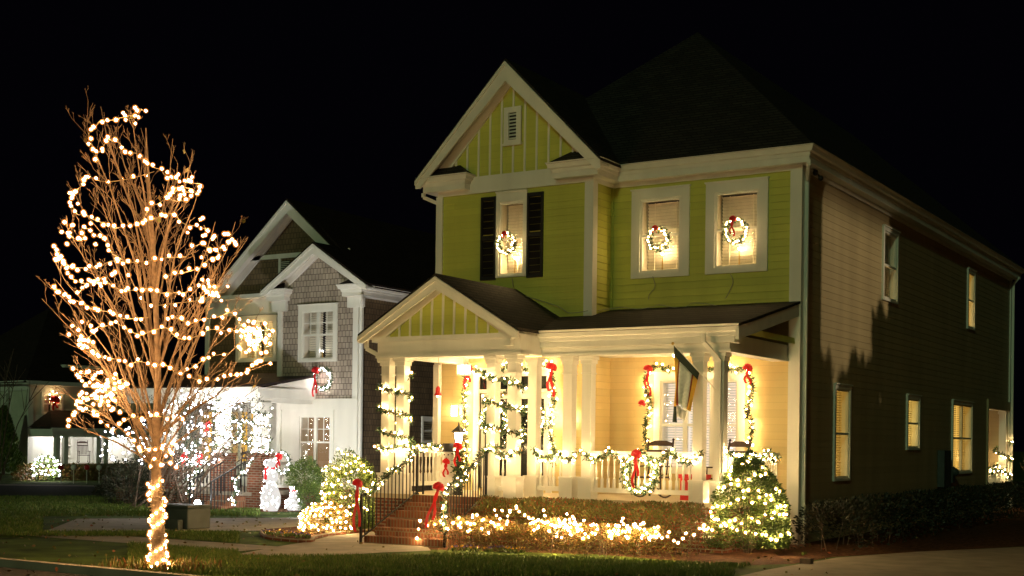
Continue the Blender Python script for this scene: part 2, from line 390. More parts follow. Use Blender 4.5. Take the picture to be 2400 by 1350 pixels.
def window(fr,a,b,c,d,parent,casing=.12,mull=(),lit=None,blind='closed',head=0,trim='white',munt=False,tint='glass',rail=True,depth=.36):
    W=M[trim]; mb=MB(fr); cs=casing
    w=mb; w.box(a-cs,a,0,.05,c-cs*.6,d+cs+head); w.box(b,b+cs,0,.05,c-cs*.6,d+cs+head); w.box(a,b,0,.05,d,d+cs+head); w.box(a,b,0,.055,c-cs*.6,c)
    w.box(a-cs*1.1,b+cs*1.1,.0,.08,d+cs+head,d+cs+head+.03)
    win=w.build('window',W,parent)
    f=MB(fr); t=.045
    segs=[a]+[m_ for m_ in mull]+[b]
    f.box(a,a+t,-.05,.02,c,d); f.box(b-t,b,-.05,.02,c,d); f.box(a+t,b-t,-.05,.02,d-t,d); f.box(a+t,b-t,-.05,.02,c,c+t)
    for m_ in mull: f.box(m_-.05,m_+.05,-.05,.022,c+t,d-t)
    mid=(c+d)/2
    ed=[]; 
    for i in range(len(segs)-1):
        x0=segs[i]+(t if i==0 else .05); x1=segs[i+1]-(t if i==len(segs)-2 else .05); ed.append((x0,x1))
        if rail: f.box(x0,x1,-.045,.018,mid-.025,mid+.025)
        if munt:
            xm=(x0+x1)/2; f.box(xm-.01,xm+.01,-.03,-.005,mid+.025,d-t); f.box(x0,x1,-.03,-.005,(mid+d)/2-.01,(mid+d)/2+.01)
    f.build('sash',W,win)
    g=MB(fr)
    for x0,x1 in ed: g.quad((x0,-.02,c+t),(x1,-.02,c+t),(x1,-.02,d-t),(x0,-.02,d-t))
    g.build('pane',M[tint],win,fix=False)
    rv=MB(fr); dd=-depth
    rv.quad((a,-.05,c),(a,dd,c),(a,dd,d),(a,-.05,d)); rv.quad((b,-.05,c),(b,dd,c),(b,dd,d),(b,-.05,d)); rv.quad((a,-.05,c),(b,-.05,c),(b,dd,c),(a,dd,c)); rv.quad((a,-.05,d),(b,-.05,d),(b,dd,d),(a,dd,d))
    rv.build('reveal',M['blind'],win,fix=False)
    bk=MB(fr); bk.quad((a,dd,c),(b,dd,c),(b,dd,d),(a,dd,d)); bk.build('lit_room' if lit else 'dark_room',M[lit] if lit else M['black'],win,fix=False)
    if blind:
        bl=MB(fr); z=c+.05; sp=.07 if blind=='closed' else .055
        while z<d-.04:
            for x0,x1 in ed:
                if blind=='closed': bl.quad((x0,-.30,z),(x1,-.30,z),(x1,-.25,z+.058),(x0,-.25,z+.058))
                else: bl.quad((x0,-.16,z),(x1,-.16,z),(x1,-.125,z+.022),(x0,-.125,z+.022))
            z+=sp
        for x0,x1 in ed:
            for k in ((.5,) if x1-x0<.6 else (.2,.8)):
                xm=x0+(x1-x0)*k; bl.box(xm-.008,xm+.008,*((-.252,-.249) if blind=='closed' else (-.12,-.117)),c+.04,d-.04)
        bl.build('blind',M['blind'],win,fix=False)
    return win
def candle(fr,s,z,label,h=.35,dd=-.09,mk='candle'):
    mb=MB(fr); p=V(mb.P(s,dd,z)); root=thing('window_candle',p,label,'candle lamp','electric candles in the windows')
    m=MB(); m.lathe(p.x,p.y,[(.035,p.z),(.035,p.z+.02),(.012,p.z+.03),(.012,p.z+h-.05)],8); m.build('candlestick',M['gold'],root,smooth=False)
    b=bpy.data.objects.new('bulb',bulbmesh(.03,mk)); COL.objects.link(b); b.parent=root; b.location=(0,0,h)
    return root
def gable(parent,fr,s0,s1,zb,za,depth,over,trim,panel,roofm,batten=0,vent=None,rb=.26,th=.14,back=None,side_over=.0,slope_trim=True):
    """gable with front plane d=0, base s0..s1 at zb, apex za (roof top line); roof goes back `depth`"""
    sm=(s0+s1)/2; k=(za-zb)/((s1-s0)/2)
    # roof slabs
    rf=MB(fr)
    for sg,se in ((-1,s0),(1,s1)):
        rf.prism([(sm,za),(se,zb),(se,zb-.06),(sm,za-.06-.0)],over,-depth)
    ro=rf.build('roof',M[roofm],parent)
    w=MB(fr)
    c=math.sqrt(1+k*k); vd=rb*c
    for se in (s0,s1):
        w.prism([(sm,za-.062),(se,zb-.062),(se,zb-.062-rb*.55),(se-(.12 if se>sm else -.12),zb-.062-rb*.55),(sm,za-.062-vd)],over-.004,over-.05)
        w.prism([(sm,za-.064),(se,zb-.064),(se,zb-.064-.09),(sm,za-.064-.09)],over+.03,over-.002)
        w.prism([(sm,za-.07-.03),(se,zb-.10),(se,zb-.14),(sm,za-.14)],over-.05,0)      # soffit
        ins=.38*(1 if se<sm else -1)
        w.prism([(sm,za-.16),(se+ins*.3,zb-.16+abs(ins*.3)*k),(se+ins,zb-.16+0*k),(sm,za-.16-(abs(ins)*.7)*k)],.05,.0)
    w.build('rake_trim',M[trim],parent)
    pn=MB(fr); pn.prism([(s0+.2,zb-.1),(s1-.2,zb-.1),(sm,za-.2-.2*k*0)],-.02,.006)
    po=pn.build('gable_panel',M[panel],parent)
    if batten:
        b=MB(fr); s=sm%batten; n=int((s1-s0)/batten)+2
        for i in range(-n,n):
            x=sm+i*batten
            if not(s0+.35<x<s1-.35): continue
            zt=za-.3-abs(x-sm)*k
            if vent and abs(x-sm)<vent[1]*1.01:
                segs=[(zb-.1,vent[2]),(vent[3],zt)]
            else: segs=[(zb-.1,zt)]
            for q0,q1 in segs:
                if q1>q0: b.box(x-.022,x+.022,.006,.03,q0,q1)
        b.build('batten',M[trim],po)
    return ro
def flat(pts,name,m,z,label=None):
    mb=MB(); mb.add([(p[0],p[1],z) for p in pts],[tuple(range(len(pts)))]); o=mb.build(name,m,None); o['kind']='structure'; return o
# ================================================================== MAIN HOUSE
XL,XB,P,ZS,ZE,O,D=-8.19,-4.24,.915,6.61,7.03,.39,20.5
Q,GP=2.89,3.70
FM=(V((0,0,0)),V((1,0,0)),V((0,-1,0)))      # main front wall
FB=(V((0,-P,0)),V((1,0,0)),V((0,-1,0)))     # bay front wall
FS=(V((0,0,0)),V((0,1,0)),V((1,0,0)))       # side wall
FR=(V((XB,0,0)),V((0,-1,0)),V((1,0,0)))     # bay return
H=thing('house',(0,0,G),'two storey lime green house with white trim, steep front gable and decorated front porch','house')
opM=[(-1.83,-.87,4.74,6.3),(-3.55,-2.6,4.74,6.3),(-3.02,-1.27,.55,2.42)]
opB=[(-6.55,-5.9,4.74,6.35),(-7.02,-5.27,.06,2.52)]
opS=[(5.75,6.87,4.62,6.22),(14.36,15.12,4.62,6.22),(2.28,3.24,.38,2.32),(12.7,14.98,.38,2.32),(8.0,9.07,1.06,2.3),(17.2,20.32,-.55,2.3)]
lapwall(FM,XB,0,3.6,ZS,opM,H,M['green'])
lapwall(FM,XB,0,0,3.6,opM,H,M['green_porch_lit'])
lapwall(FB,XL,XB,3.4,ZS,opB,H,M['green'])
lapwall(FB,XL,XB,0,3.4,opB,H,M['green_porch_lit'])
lapwall(FR,0,P,3.6,ZS,[],H,M['green']); lapwall(FR,0,P,0,3.6,[],H,M['green_porch_lit'])
lapwall(FS,0,D,G,ZS,opS,H,M['khaki'],dp=.008)
mb=MB(); mb.quad((XL,-P,G),(XL,D,G),(XL,D,ZS),(XL,-P,ZS)); mb.quad((XL,D,G),(0,D,G),(0,D,ZS),(XL,D,ZS)); mb.build('wall',M['khaki'],H)
# frieze boards and corner boards
fz=MB(FM); fz.box(XB,.0,0,.05,ZS,ZE-.2); fz.F=FB; fz.box(XL,XB+.05,0,.05,ZS,ZE-.05); fz.F=FR; fz.box(.0,P,0,.05,ZS,ZE-.2); fz.F=FS; fz.box(-.05,D+.05,0,.05,ZS,ZE-.2); fz.build('frieze_board',M['white'],H)
for fr,a,b,z0,z1 in ((FM,-.2,.045,G,ZS),(FS,.0,.17,G,ZS),(FB,XB-.16,XB+.045,G,ZS),(FR,P-.16,P-.002,3.2,ZS),(FB,XL-.045,XL+.13,G,ZS),(FS,D-.15,D+.04,G,ZS)):
    q=MB(fr); q.box(a,b,-.01,.045,z0,z1); q.build('corner_board',M['white'],H)
q=MB(FR); q.box(-.02,.05,0,.045,3.2,ZS); q.build('corner_board',M['green'],H)
# eaves: soffit, crown and gutter following the outline
def eave(path,zt,parent,drop=.14,out=.0,inner=.5,name='gutter'):
    """path: list of (x,y) outer edge, mitred band"""
    g=MB()
    n=len(path)
    def offs(d):
        res=[]
        for i,p in enumerate(path):
            a=V(path[i-1]) if i>0 else None; b=V(path[i+1]) if i<n-1 else None; p=V(p)
            ns=[]
            if a is not None: t=(p-a).normalized(); ns.append(V((t.y,-t.x)))
            if b is not None: t=(b-p).normalized(); ns.append(V((t.y,-t.x)))
            if len(ns)==2: m=(ns[0]+ns[1]); m=m/m.dot(ns[0]) 
            else: m=ns[0]
            res.append(p+m*d)
        return res
    prof=[(.0,zt),(-.01,zt-.03),(-.03,zt-.05),(-.05,zt-.12),(-.10,zt-.14),(-.11,zt-.20),(-.13,zt-.21),(-.13,zt-.33),(-inner,zt-.33)]
    rows=[[ (q.x,q.y,z) for q in offs(d)] for d,z in prof]
    rows.insert(0,[(q.x,q.y,zt-.02) for q in offs(-.1)])
    for r0,r1 in zip(rows,rows[1:]):
        for i in range(n-1): g.wquad(r0[i],r0[i+1],r1[i+1],r1[i])
    return g.build(name,M['white'],parent)
V2=Vector
eave([(XL+1.05,-P-O),(XL+1.05,-P-O-.02)][:0] or [(XL-O,-P+.6),(XL-O,-P-O),(XL+1.0,-P-O),(XL+1.0,-P)],ZE,H,inner=.45,name='eave_return')
eave([(XB-.95,-P),(XB-.95,-P-O),(XB+O,-P-O),(XB+O,-O),(O,-O),(O,D+O),(XL,D+O)],ZE,H,inner=.4,name='gutter')
# small hipped roofs on the two returns
for a,b in ((XL-O,XL+1.0),(XB-.95,XB+O)):
    q=MB(); y0,y1=-P-O,-P+.02; z0=ZE-.03; zt=ZE+.28
    q.wquad((a,y0,z0),(b,y0,z0),(b-.45,y1,zt),(a+.45,y1,zt)); q.wquad((a,y0,z0),(a,y1,z0),(a+.45,y1,zt)); q.wquad((b,y0,z0),(b,y1,z0),(b-.45,y1,zt)); q.build('return_roof',M['roof'],H)
# main hip roof
ax=(XL+0)/2+.0; ay=-O+(O+O-XL)/2; az=11.1
a0,a1,b0,b1=XL-O,O,-O,D+O
q=MB(); z0=ZE-.02; A=(ax,ay,az); B=(ax,b1-(ay-b0),az)
q.wquad((a0,b0,z0),(a1,b0,z0),A); q.wquad((a1,b0,z0),(a1,b1,z0),B,A); q.wquad((a1,b1,z0),(a0,b1,z0),B); q.wquad((a0,b1,z0),(a0,b0,z0),A,B)
q.build('roof',M['roof'],H)
# bay gable
FG=FB
gable(H,FG,XL-O+.0,XB+O,ZE-.02,9.40,4.5,O,'white','green','roof',batten=.30,vent=(0,.2,7.62,8.42),rb=.30)
# attic vent
vm=(XL+XB)/2; q=MB(FB); q.box(vm-.22,vm-.1,.03,.07,7.62,8.42); q.box(vm+.1,vm+.22,.03,.07,7.62,8.42); q.box(vm-.1,vm+.1,.03,.07,8.3,8.42); q.box(vm-.1,vm+.1,.03,.07,7.62,7.70)
q.box(vm-.24,vm+.24,.03,.085,7.58,7.63)
vt=q.build('attic_vent',M['white'],H)
q=MB(FB); q.box(vm-.1,vm+.1,.0,.02,7.7,8.3); q.build('vent_opening',M['black'],vt)
q=MB(FB)
for i in range(8): z=7.71+i*.075; q.quad((vm-.1,.062,z),(vm+.1,.062,z),(vm+.1,.03,z+.045),(vm-.1,.03,z+.045))
q.build('louver',M['white'],vt)
# frieze under the bay gable is continuous
q=MB(FB); q.box(XL,XB+.05,.05,.062,ZS+.0,ZS+.03); q.build('frieze_trim',M['white'],H)
# upstairs windows
for i,(a,b,c,d) in enumerate(opM[:2]): window(FM,a,b,c,d,H,casing=.2,head=.0)
window(FB,*opB[0],H,casing=.07,head=.14)
# shutters
for a,b in ((-7.02,-6.63),(-5.82,-5.42)):
    q=MB(FB); c,d=4.66,6.5; w=.05; q.box(a,a+w,.01,.06,c,d); q.box(b-w,b,.01,.06,c,d)
    for z in (c,(c+d)/2-.03,d-.07): q.box(a+w,b-w,.01,.058,z,z+.07)
    z=c+.08
    while z<d-.09:
        if not((c+d)/2-.05<z<(c+d)/2+.05): q.quad((a+w,.05,z),(b-w,.05,z),(b-w,.02,z+.035),(a+w,.02,z+.035))
        z+=.037
    q.quad((a+w,.012,c),(b-w,.012,c),(b-w,.012,d),(a+w,.012,d)); q.build('shutter',M['shutter'],H,fix=False)
# ground floor triple window on the porch
window(FM,*opM[2],H,casing=.15,mull=(-2.45,-1.85),lit='litcool',blind='open')
# side windows
for k,o_ in enumerate(opS[:5]):
    window(FS,*o_,H,casing=.09,mull=((13.84,) if k==3 else ()),lit=[None,'lit','lit','lit','litbright'][k],blind=('open'),depth=.34)
for s,z in ((6.05,4.66),(14.5,4.66),(2.5,.42),(8.3,1.1),(12.95,.42),(14.1,.42)): candle(FS,s,z,{6.05:'small electric candle in the near upstairs side window',14.5:'small electric candle in the far narrow upstairs side window',2.5:'small electric candle in the tall ground floor side window nearest the front',8.3:'small electric candle in the short bright side window',12.95:'small electric candle in the left half of the double side window',14.1:'small electric candle in the right half of the double side window'}[s],h=.3,dd=-.07)
candle(FB,-6.2,4.78,'bright candle lamp in the shuttered upstairs window',mk='candleup'); candle(FM,-3.07,4.78,'bright candle lamp in the middle upstairs window',mk='candleup'); candle(FM,-1.33,4.78,'bright candle lamp in the upstairs window nearest the house corner',mk='candleup')
# ---------------- front door
dr=MB(FB); a,b,c,d=opB[1]; dr.box(a-.14,a,0,.05,0,d+.14); dr.box(b,b+.14,0,.05,0,d+.14); dr.box(a,b,0,.05,d,d+.14); dr.box(a,b,-.06,.03,2.16,2.24); dr.box((a+b)/2-.08,(a+b)/2+.08,-.06,.03,0.06,2.16); dr.box(a-.16,b+.16,0,.09,d+.14,d+.19)
df=dr.build('door_frame',M['white'],H)
for p,q_ in ((a+.02,(a+b)/2-.09),((a+b)/2+.09,b-.02)):
    o=MB(FB); o.box(p,p+.09,-.09,-.03,.07,2.15); o.box(q_-.09,q_,-.09,-.03,.07,2.15); o.box(p+.09,q_-.09,-.09,-.03,.07,.30); o.box(p+.09,q_-.09,-.09,-.03,2.03,2.15)
    dd=o.build('door',M['white'],H); o=MB(FB); o.box(p+.09,q_-.09,-.075,-.06,.3,2.03); o.build('door_glass',M['darkglass'],dd)
    if p>a+.1: o=MB(FB); pp=o.P(p+.05,.0,1.05); o.F=FX; o.ball(pp,.035); o.beam((pp[0],pp[1],pp[2]),(pp[0],pp[1]+.05,pp[2]),.02,.02); o.build('door_handle',M['gold'],dd,smooth=True)
o=MB(FB); o.quad((a,-.05,2.24),(b,-.05,2.24),(b,-.05,d),(a,-.05,d)); o.build('transom_pane',M['darkglass'],df,fix=False)
# ---------------- porch
PR=-.22; PLx=-7.62; FX0=-7.7
fl=MB(); fl.box(FX0,XB+.02,-GP-.2,-P,-.09,0); fl.box(XB+.02,PR,-Q-.2,0,-.09,-.001); fl.build('porch_floor',M['floor'],H)
fo=MB(); fo.box(FX0+.05,XB,-GP-.14,-P,G-.05,-.092); fo.box(XB,PR-.06,-Q-.14,0,G-.05,-.093); fo.build('porch_foundation',M['brick'],H)
BZ,BT=2.80,3.12
bm_=MB(); bm_.box(PLx,XB+.06,-GP-.16,-GP+.14,BZ,BT+.05); bm_.box(XB-.24,XB+.06,-GP+.14,-Q-.001,BZ,BT+.05); bm_.box(XB+.06,PR,-Q-.16,-Q+.14,BZ+.001,BT+.05); bm_.box(PR-.3,PR-.001,-Q+.14,0,BZ,BT-.02); bm_.box(PLx,PLx+.3,-GP+.14,-P,BZ,BT); 
bm_.box(PLx-.03,XB+.09,-GP-.19,-GP+.14,BZ-.03,BZ+.02); bm_.box(XB+.092,PR+.03,-Q-.19,-Q+.14,BZ-.03,BZ+.02); bm_.box(PR-.3,PR+.03,-Q+.141,-.05,BZ-.03,BZ+.02)
bm_.build('porch_beam',M['white'],H)
cl=MB(); cl.box(PLx,XB,-GP,-P,2.93,2.96); cl.box(XB,PR-.02,-Q,0,2.93,2.961); cl.build('porch_ceiling',M['white'],H)
# shed roof
zw=3.98
def shed(y): return 3.27+(zw-3.27)*(y+Q+.34)/(Q+.34)
q=MB(); q.slab([(XB-1.7,-Q-.34,3.27),(.04,-Q-.34,3.27),(.04,0,zw),(XB-1.7,0,zw)],.05); q.slab([(XL+.1,-P-2.3,shed(-P-2.3)),(XB-1.71,-P-2.3,shed(-P-2.3)),(XB-1.71,-P,shed(-P)),(XL+.1,-P,shed(-P))],.05); q.build('porch_roof',M['roof'],H)
q=MB()  # right end rake board and eave box
q.add([(.02,-Q-.32,3.21),(.02,0,zw-.06),(.02,0,zw-.30),(.02,-Q-.32,2.98),(-.05,-Q-.32,3.21),(-.05,0,zw-.06),(-.05,0,zw-.30),(-.05,-Q-.32,2.98)],[(0,1,2,3),(4,7,6,5),(0,4,5,1),(3,2,6,7),(0,3,7,4),(1,5,6,2)])
q.build('rake_trim',M['white'],H)
lapwall((V((-.08,0,0)),V((0,-1,0)),V((1,0,0))),0,Q-.1,3.12,3.24,[],H,M['green'],name='porch_end_panel')
eave([(XB+.05,-GP-.3),(XB+.05,-Q-.36),(.03,-Q-.36),(.03,-Q+.1)],3.27,H,inner=.3,name='porch_gutter')
# porch gable
FPG=(V((0,-GP-.02,0)),V((1,0,0)),V((0,-1,0)))
gable(H,FPG,-8.02,-4.14,3.27,4.42,GP-P+.02,.3,'white','green','roof',batten=.27,rb=.22)
q=MB(FPG); q.box(-7.75,-4.35,.005,.17,3.10,3.2); q.build('gable_ledge',M['white'],H)
# columns
def column(x,y,w=.2,base=True):
    c=MB(); h=w/2; c.box(x-h,x+h,y-h,y+h,.42,2.42); c.box(x-h-.015,x+h+.015,y-h-.015,y+h+.015,2.42,2.45); c.box(x-h-.002,x+h+.002,y-h-.002,y+h+.002,2.45,2.62); c.box(x-h-.025,x+h+.025,y-h-.025,y+h+.025,2.62,2.70); c.box(x-h-.05,x+h+.05,y-h-.05,y+h+.05,2.70,2.768)
    c.box(x-h-.045,x+h+.045,y-h-.045,y+h+.045,-.001 if base else 0,.38); c.box(x-h-.06,x+h+.06,y-h-.06,y+h+.06,.38,.42); return c.build('column',M['white'],H,bevel=.006)
COLS=[(-7.46,-GP),(-7.08,-GP+.0),(-4.88,-GP),(-4.40,-GP),(-4.46,-Q+.06),(-3.62,-Q),(-3.20,-Q),(-.86,-Q),(-.45,-Q)]
for x,y in COLS: column(x,y)
q=MB(FB); q.box(XL+.02,XL+.16,.05,.17,0,2.8); q.build('column',M['white'],H)
# railings
def baluster_mesh():
    me=MB(); s=.022
    me.box(-.024,.024,-.024,.024,0,.2); me.lathe(0,0,[(.02,.2),(.027,.215),(.013,.235),(.02,.27),(.025,.33),(.016,.45),(.012,.53),(.018,.55),(.012,.57),(.02,.60)],8); me.box(-.022,.022,-.022,.022,.60,.7)
    m=bpy.data.meshes.new('baluster'); m.from_pydata(me.v,[],me.f); m.materials.append(M['white']); return m
BAL=baluster_mesh(); NB=[0]
def railing(p,q,z0=.13,zt=.92,parent=H,sp=.13,mesh=True):
    p=V((p[0],p[1],0));q=V((q[0],q[1],0)); L=(q-p).length; d=(q-p)/L; o=MB((V((p.x,p.y,0)),d,V((-d.y,d.x,0))))
    o.box(0,L,-.03,.03,z0,z0+.09); o.box(0,L,-.03,.03,zt-.09,zt-.03); o.box(0,L,-.05,.05,zt-.03,zt+.01)
    r=o.build('railing',M['white'],parent); n=max(1,int(L/sp))
    for i in range(n):
        w=p+d*(L*(i+.5)/n); b=bpy.data.objects.new('baluster',BAL); COL.objects.link(b); b.parent=r; b.location=w+V((0,0,z0+.085))-OFF[r.name]
        b.scale=(1,1,(zt-.09-z0-.085)/.7)
    return r
railing((-4.33,-Q),(-3.74,-Q)); railing((-3.08,-Q),(-.98,-Q)); railing((-.36,-Q+.12),(-.36,-.15)); railing((-7.46,-GP+.12),(-7.46,-P-.02))
railing((-4.76,-GP),(-4.52,-GP))
# steps
SX0,SX1,SY=-6.65,-4.95,-GP-.2
for i in range(6):
    q=MB(); zt=-.15*(i+0)-.0; y1=SY-.3*i; ex=.0
    if i==0: continue
for i in range(1,6):
    q=MB(); q.box(SX0-(.06 if i==5 else 0),SX1,SY-.3*i,SY-.3*(i-1)-(.0 if i>1 else 0),G-.02,-.15*i); q.build('step',M['brickstep'],H,bevel=.008)
q=MB(); q.box(SX0-.02,SX1+.3,SY-.02,SY+.1,G,-.003); q.build('step',M['brickstep'],H)
def handrail(x,y0,y1,ztop,zbot,parent=H):
    r=MB(); r.box(x-.02,x+.02,y0-.02,y0+.02,0,.9); r.box(x-.03,x+.03,y0-.03,y0+.03,0,.03)
    r.box(x-.02,x+.02,y1-.02,y1+.02,G,zbot); r.ball((x,y1,zbot+.02),.03); r.beam((x,y0,ztop),(x,y1,zbot),.035,.02); r.beam((x,y0,ztop-.80),(x,y1,zbot-.80),.03,.02)
    r.beam((x,y0,ztop-.8),(x,y0+.22,ztop-.8),.03,.02); r.beam((x,y0,ztop),(x,y0+.22,ztop),.035,.02); r.box(x-.015,x+.015,y0+.2,y0+.23,.0,ztop)
    h=r.build('handrail',M['iron'],parent); n=15
    k=MB()
    for i in range(1,n):
        t=i/n; y=y0+(y1-y0)*t; z=ztop+(zbot-ztop)*t; k.box(x-.008,x+.008,y-.008,y+.008,z-.79,z)
    k.build('baluster_bars',M['iron'],h); return h
handrail(SX0+.06,SY+.05,SY-1.75,.86,.02); handrail(SX1+.02,SY+.05,SY-1.35,.86,.16)
# downspouts
for pts in ([(O-.12,-O+.1,ZE-.3),(O-.12,-O+.1,ZE-.38),(.08,.16,ZE-.62),(.08,.16,G)],[(XL-O+.1,-P-.2,ZE-.33),(XL-O+.1,-P-.2,ZE-.42),(XL-.05,-P+.08,ZE-.55),(XL-.05,-P+.08,3.6)],
            [(-.62,-Q-.42,3.1),(-.62,-Q-.42,2.95),(-.42,-Q-.14,2.62),(-.42,-Q-.14,.05)],[(PLx-.3,-GP-.15,3.15),(PLx-.3,-GP-.15,2.98),(PLx-.02,-GP-.1,2.84),(PLx+.02,-GP-.12,2.7)],[(O-.1,D+O-.5,ZE-.3),(.1,D-.05,ZE-.5),(.1,D-.05,G)]):
    q=MB()
    for a_,b_ in zip(pts,pts[1:]): q.beam(a_,b_,.075,.06,upv=(0,1,.01))
    q.build('downspout',M['white'],H)
q=MB(); q.ball((.16,.42,ZE-.42),.06); q.ball((.2,.62,ZE-.5),.055); q.tube([(.1,.5,ZE-.33),(.16,.42,ZE-.42)],.02); q.tube([(.1,.5,ZE-.33),(.2,.62,ZE-.5)],.02); q.build('security_light',M['iron'],H,smooth=True)
# utility meter boxes on the side
q=MB(); q.box(.03,.22,11.0,11.75,.0,1.0); q.box(.08,.14,11.3,11.4,G,0); q.build('meter_box',M['box'],H,bevel=.01)
q=MB(); q.box(.03,.2,12.0,12.3,.1,.55); q.ball((.22,12.15,.4),.12); q.box(.06,.12,12.1,12.18,G,.1); q.build('meter_box',M['box'],H)
# back porch seen through the side opening
q=MB(FS); a,b,c,d=opS[5]; q.box(a-.1,a,0,.05,G,d+.0); q.box(a-.1,b+.2,0,.06,d,d+.3); q.build('back_porch_trim',M['khaki'],H)
q=MB(); q.box(-5,-.02,17.2,20.45,-.6,-.5); q.build('back_porch_floor',M['floor'],H); q=MB(); q.box(-5,-.02,17.2,20.45,2.33,2.36); q.build('back_porch_ceiling',M['white'],H)
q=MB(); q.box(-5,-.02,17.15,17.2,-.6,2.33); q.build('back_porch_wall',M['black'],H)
q=MB(); q.box(-.24,-.02,20.1,20.32,-.5,2.33); q.box(-.27,.0,20.07,20.35,2.2,2.3); q.build('column',M['white'],H)
railing((-.12,17.25),(-.12,20.1),z0=-.4,zt=.45,sp=.11)
# chimney / pipes seen behind the left rake
q=MB(); q.tube([(-8.6,6.0,8.0),(-8.6,6.0,9.55)],.05); q.box(-8.75,-8.45,5.9,6.1,9.4,9.7); q.tube([(-7.6,6.4,8),(-7.6,6.4,9.9)],.03); q.tube([(-8.6,6,9.1),(-7.6,6.4,9.2)],.02); q.build('roof_vent_pipe',M['iron'],H)
# porch ceiling lights
PL=[]
for x,y,lab in ((-5.95,-2.1,'glowing porch ceiling light in front of the door'),(-4.05,-1.3,'glowing porch ceiling light right of the door'),(-2.0,-1.4,'glowing porch ceiling light above the rocking chairs')):
    t=thing('porch_light',(x,y,2.93),lab,'ceiling light','porch ceiling lights'); m=MB(); m.lathe(x,y,[(.14,2.925),(.14,2.90),(.12,2.89)],12); m.build('fixture',M['gold'],t)
    m=MB(); m.lathe(x,y,[(.11,2.89),(.11,2.86),(.08,2.81),(.02,2.79)],12); m.build('diffuser',M['dome'],t,smooth=True)
# hanging lantern at porch left end
t=thing('hanging_lantern',(-7.0,-1.6,2.93),'square glowing lantern hanging at the left end of the porch','lantern'); m=MB(); m.box(-7.11,-6.89,-1.71,-1.49,2.74,2.77); m.box(-7.11,-6.89,-1.71,-1.49,2.52,2.55); m.tube([(-7,-1.6,2.93),(-7,-1.6,2.77)],.012)
for sx in(-.1,.1):
    for sy in (-.1,.1): m.box(-7+sx-.01,-7+sx+.01,-1.6+sy-.01,-1.6+sy+.01,2.55,2.74)
m.build('frame',M['white'],t); m=MB(); m.box(-7.07,-6.93,-1.67,-1.53,2.56,2.73); m.build('lamp_glass',M['dome'],t)
for x,z,lab in ((-7.62,1.75,'wall lantern left of the front door'),(-4.72,1.6,'wall lantern right of the front door')):
    t=thing('wall_lantern',(x,-P-.1,z),lab,'lantern','wall lanterns by the front door'); m=MB(FB); m.box(x-.05,x+.05,.024,.04,z-.1,z+.1); m.box(x-.06,x+.06,.06,.18,z+.13,z+.15); m.box(x-.05,x+.05,.07,.17,z-.12,z-.1); m.build('fixture',M['iron'],t); m=MB(FB); m.box(x-.045,x+.045,.075,.165,z-.1,z+.13); m.build('lamp_glass',M['dome'],t)
# ================================================================== PORCH DECORATION
def pl(y,*uv): return [ony(u,v,y) for u,v in uv]
GR_='lit garlands on the green house porch'
def helix(cx,cy,rx,ry,z0,z1,turns,ph=0,n=14):
    return [V((cx+rx*math.cos(ph+2*PI*turns*i/(n*turns)),cy+ry*math.sin(ph+2*PI*turns*i/(n*turns)),z0+(z1-z0)*i/(n*turns))) for i in range(int(n*turns)+1)]
garland(helix(-7.27,-GP,.38,.19,2.42,1.0,3.2,.3),'lit garland wound round the two left end porch columns',GR_,r=.09,step=.12,dens=240,sides=.06)
garland(helix(-4.64,-GP,.42,.19,2.45,1.0,3.0,2.6),'lit garland wound round the column pair right of the steps',GR_,r=.09,step=.12,dens=240,sides=.06)
def swag(x0,x1,y,n,z=.93,dip=.2):
    out=[]
    for i in range(n*6+1):
        t=i/(n*6); f=(i%6)/6; out.append(V((x0+(x1-x0)*t,y+.02*math.sin(i),z-dip*4*f*(1-f)*.9+U(-.015,.015))))
    return out
garland(swag(-4.35,-3.35,-Q-.12,2),'short lit garland on the rail between the middle columns',GR_,step=.07)
garland(swag(-4.75,-4.15,-GP-.16,1,z=.9,dip=.1),'short lit garland in front of the column right of the steps',GR_,step=.07)
garland(swag(-3.3,-.75,-Q-.12,4),'long lit garland swagged along the front porch rail beneath the flag',GR_,step=.075)
garland([V((-.26,y,.95-.14*abs(math.sin(y*3.3)))) for y in [-2.95+.2*i for i in range(14)]],'lit garland on the short porch rail next to the house corner',GR_,step=.065)
garland([V((-7.6,-GP-.16,.95)),V((-7.3,-GP-.2,.9)),V((-7.0,-GP-.18,.98)),V((-6.75,-GP-.1,.92))],'lit garland in front of the left end porch columns',GR_,step=.055,r=.11)
garland([V((-7.4,y,.95)) for y in (-3.4,-2.8,-2.2,-1.6,-1.1)],'lit garland on the left side porch rail',GR_,step=.07)
hx=SX0+.06
garland([V((hx,SY+.1-1.8*t,.88-.86*t+.05*math.sin(t*14))) for t in [i/8 for i in range(9)]],'lit garland running down the left handrail of the brick steps',GR_,step=.085)
hx=SX1+.02
garland([V((hx-.02,SY+.1-1.35*t,.92-.75*t+.05*math.sin(t*14))) for t in [i/7 for i in range(8)]],'lit garland running down the right handrail of the brick steps',GR_,step=.12)
garland([V((hx,SY-1.38,.15)),V((hx+.03,SY-1.42,-.1)),V((hx,SY-1.42,-.35)),V((hx+.02,SY-1.42,-.62))],'lit garland hanging down the bottom post of the right handrail',GR_,step=.06,r=.06)
garland([V((hx+.05,SY+.1,.9)),V((hx+.12,SY+.05,.98)),V((-4.6,-GP-.15,.95))],'short lit garland between the right handrail and the column pair',GR_,step=.07)
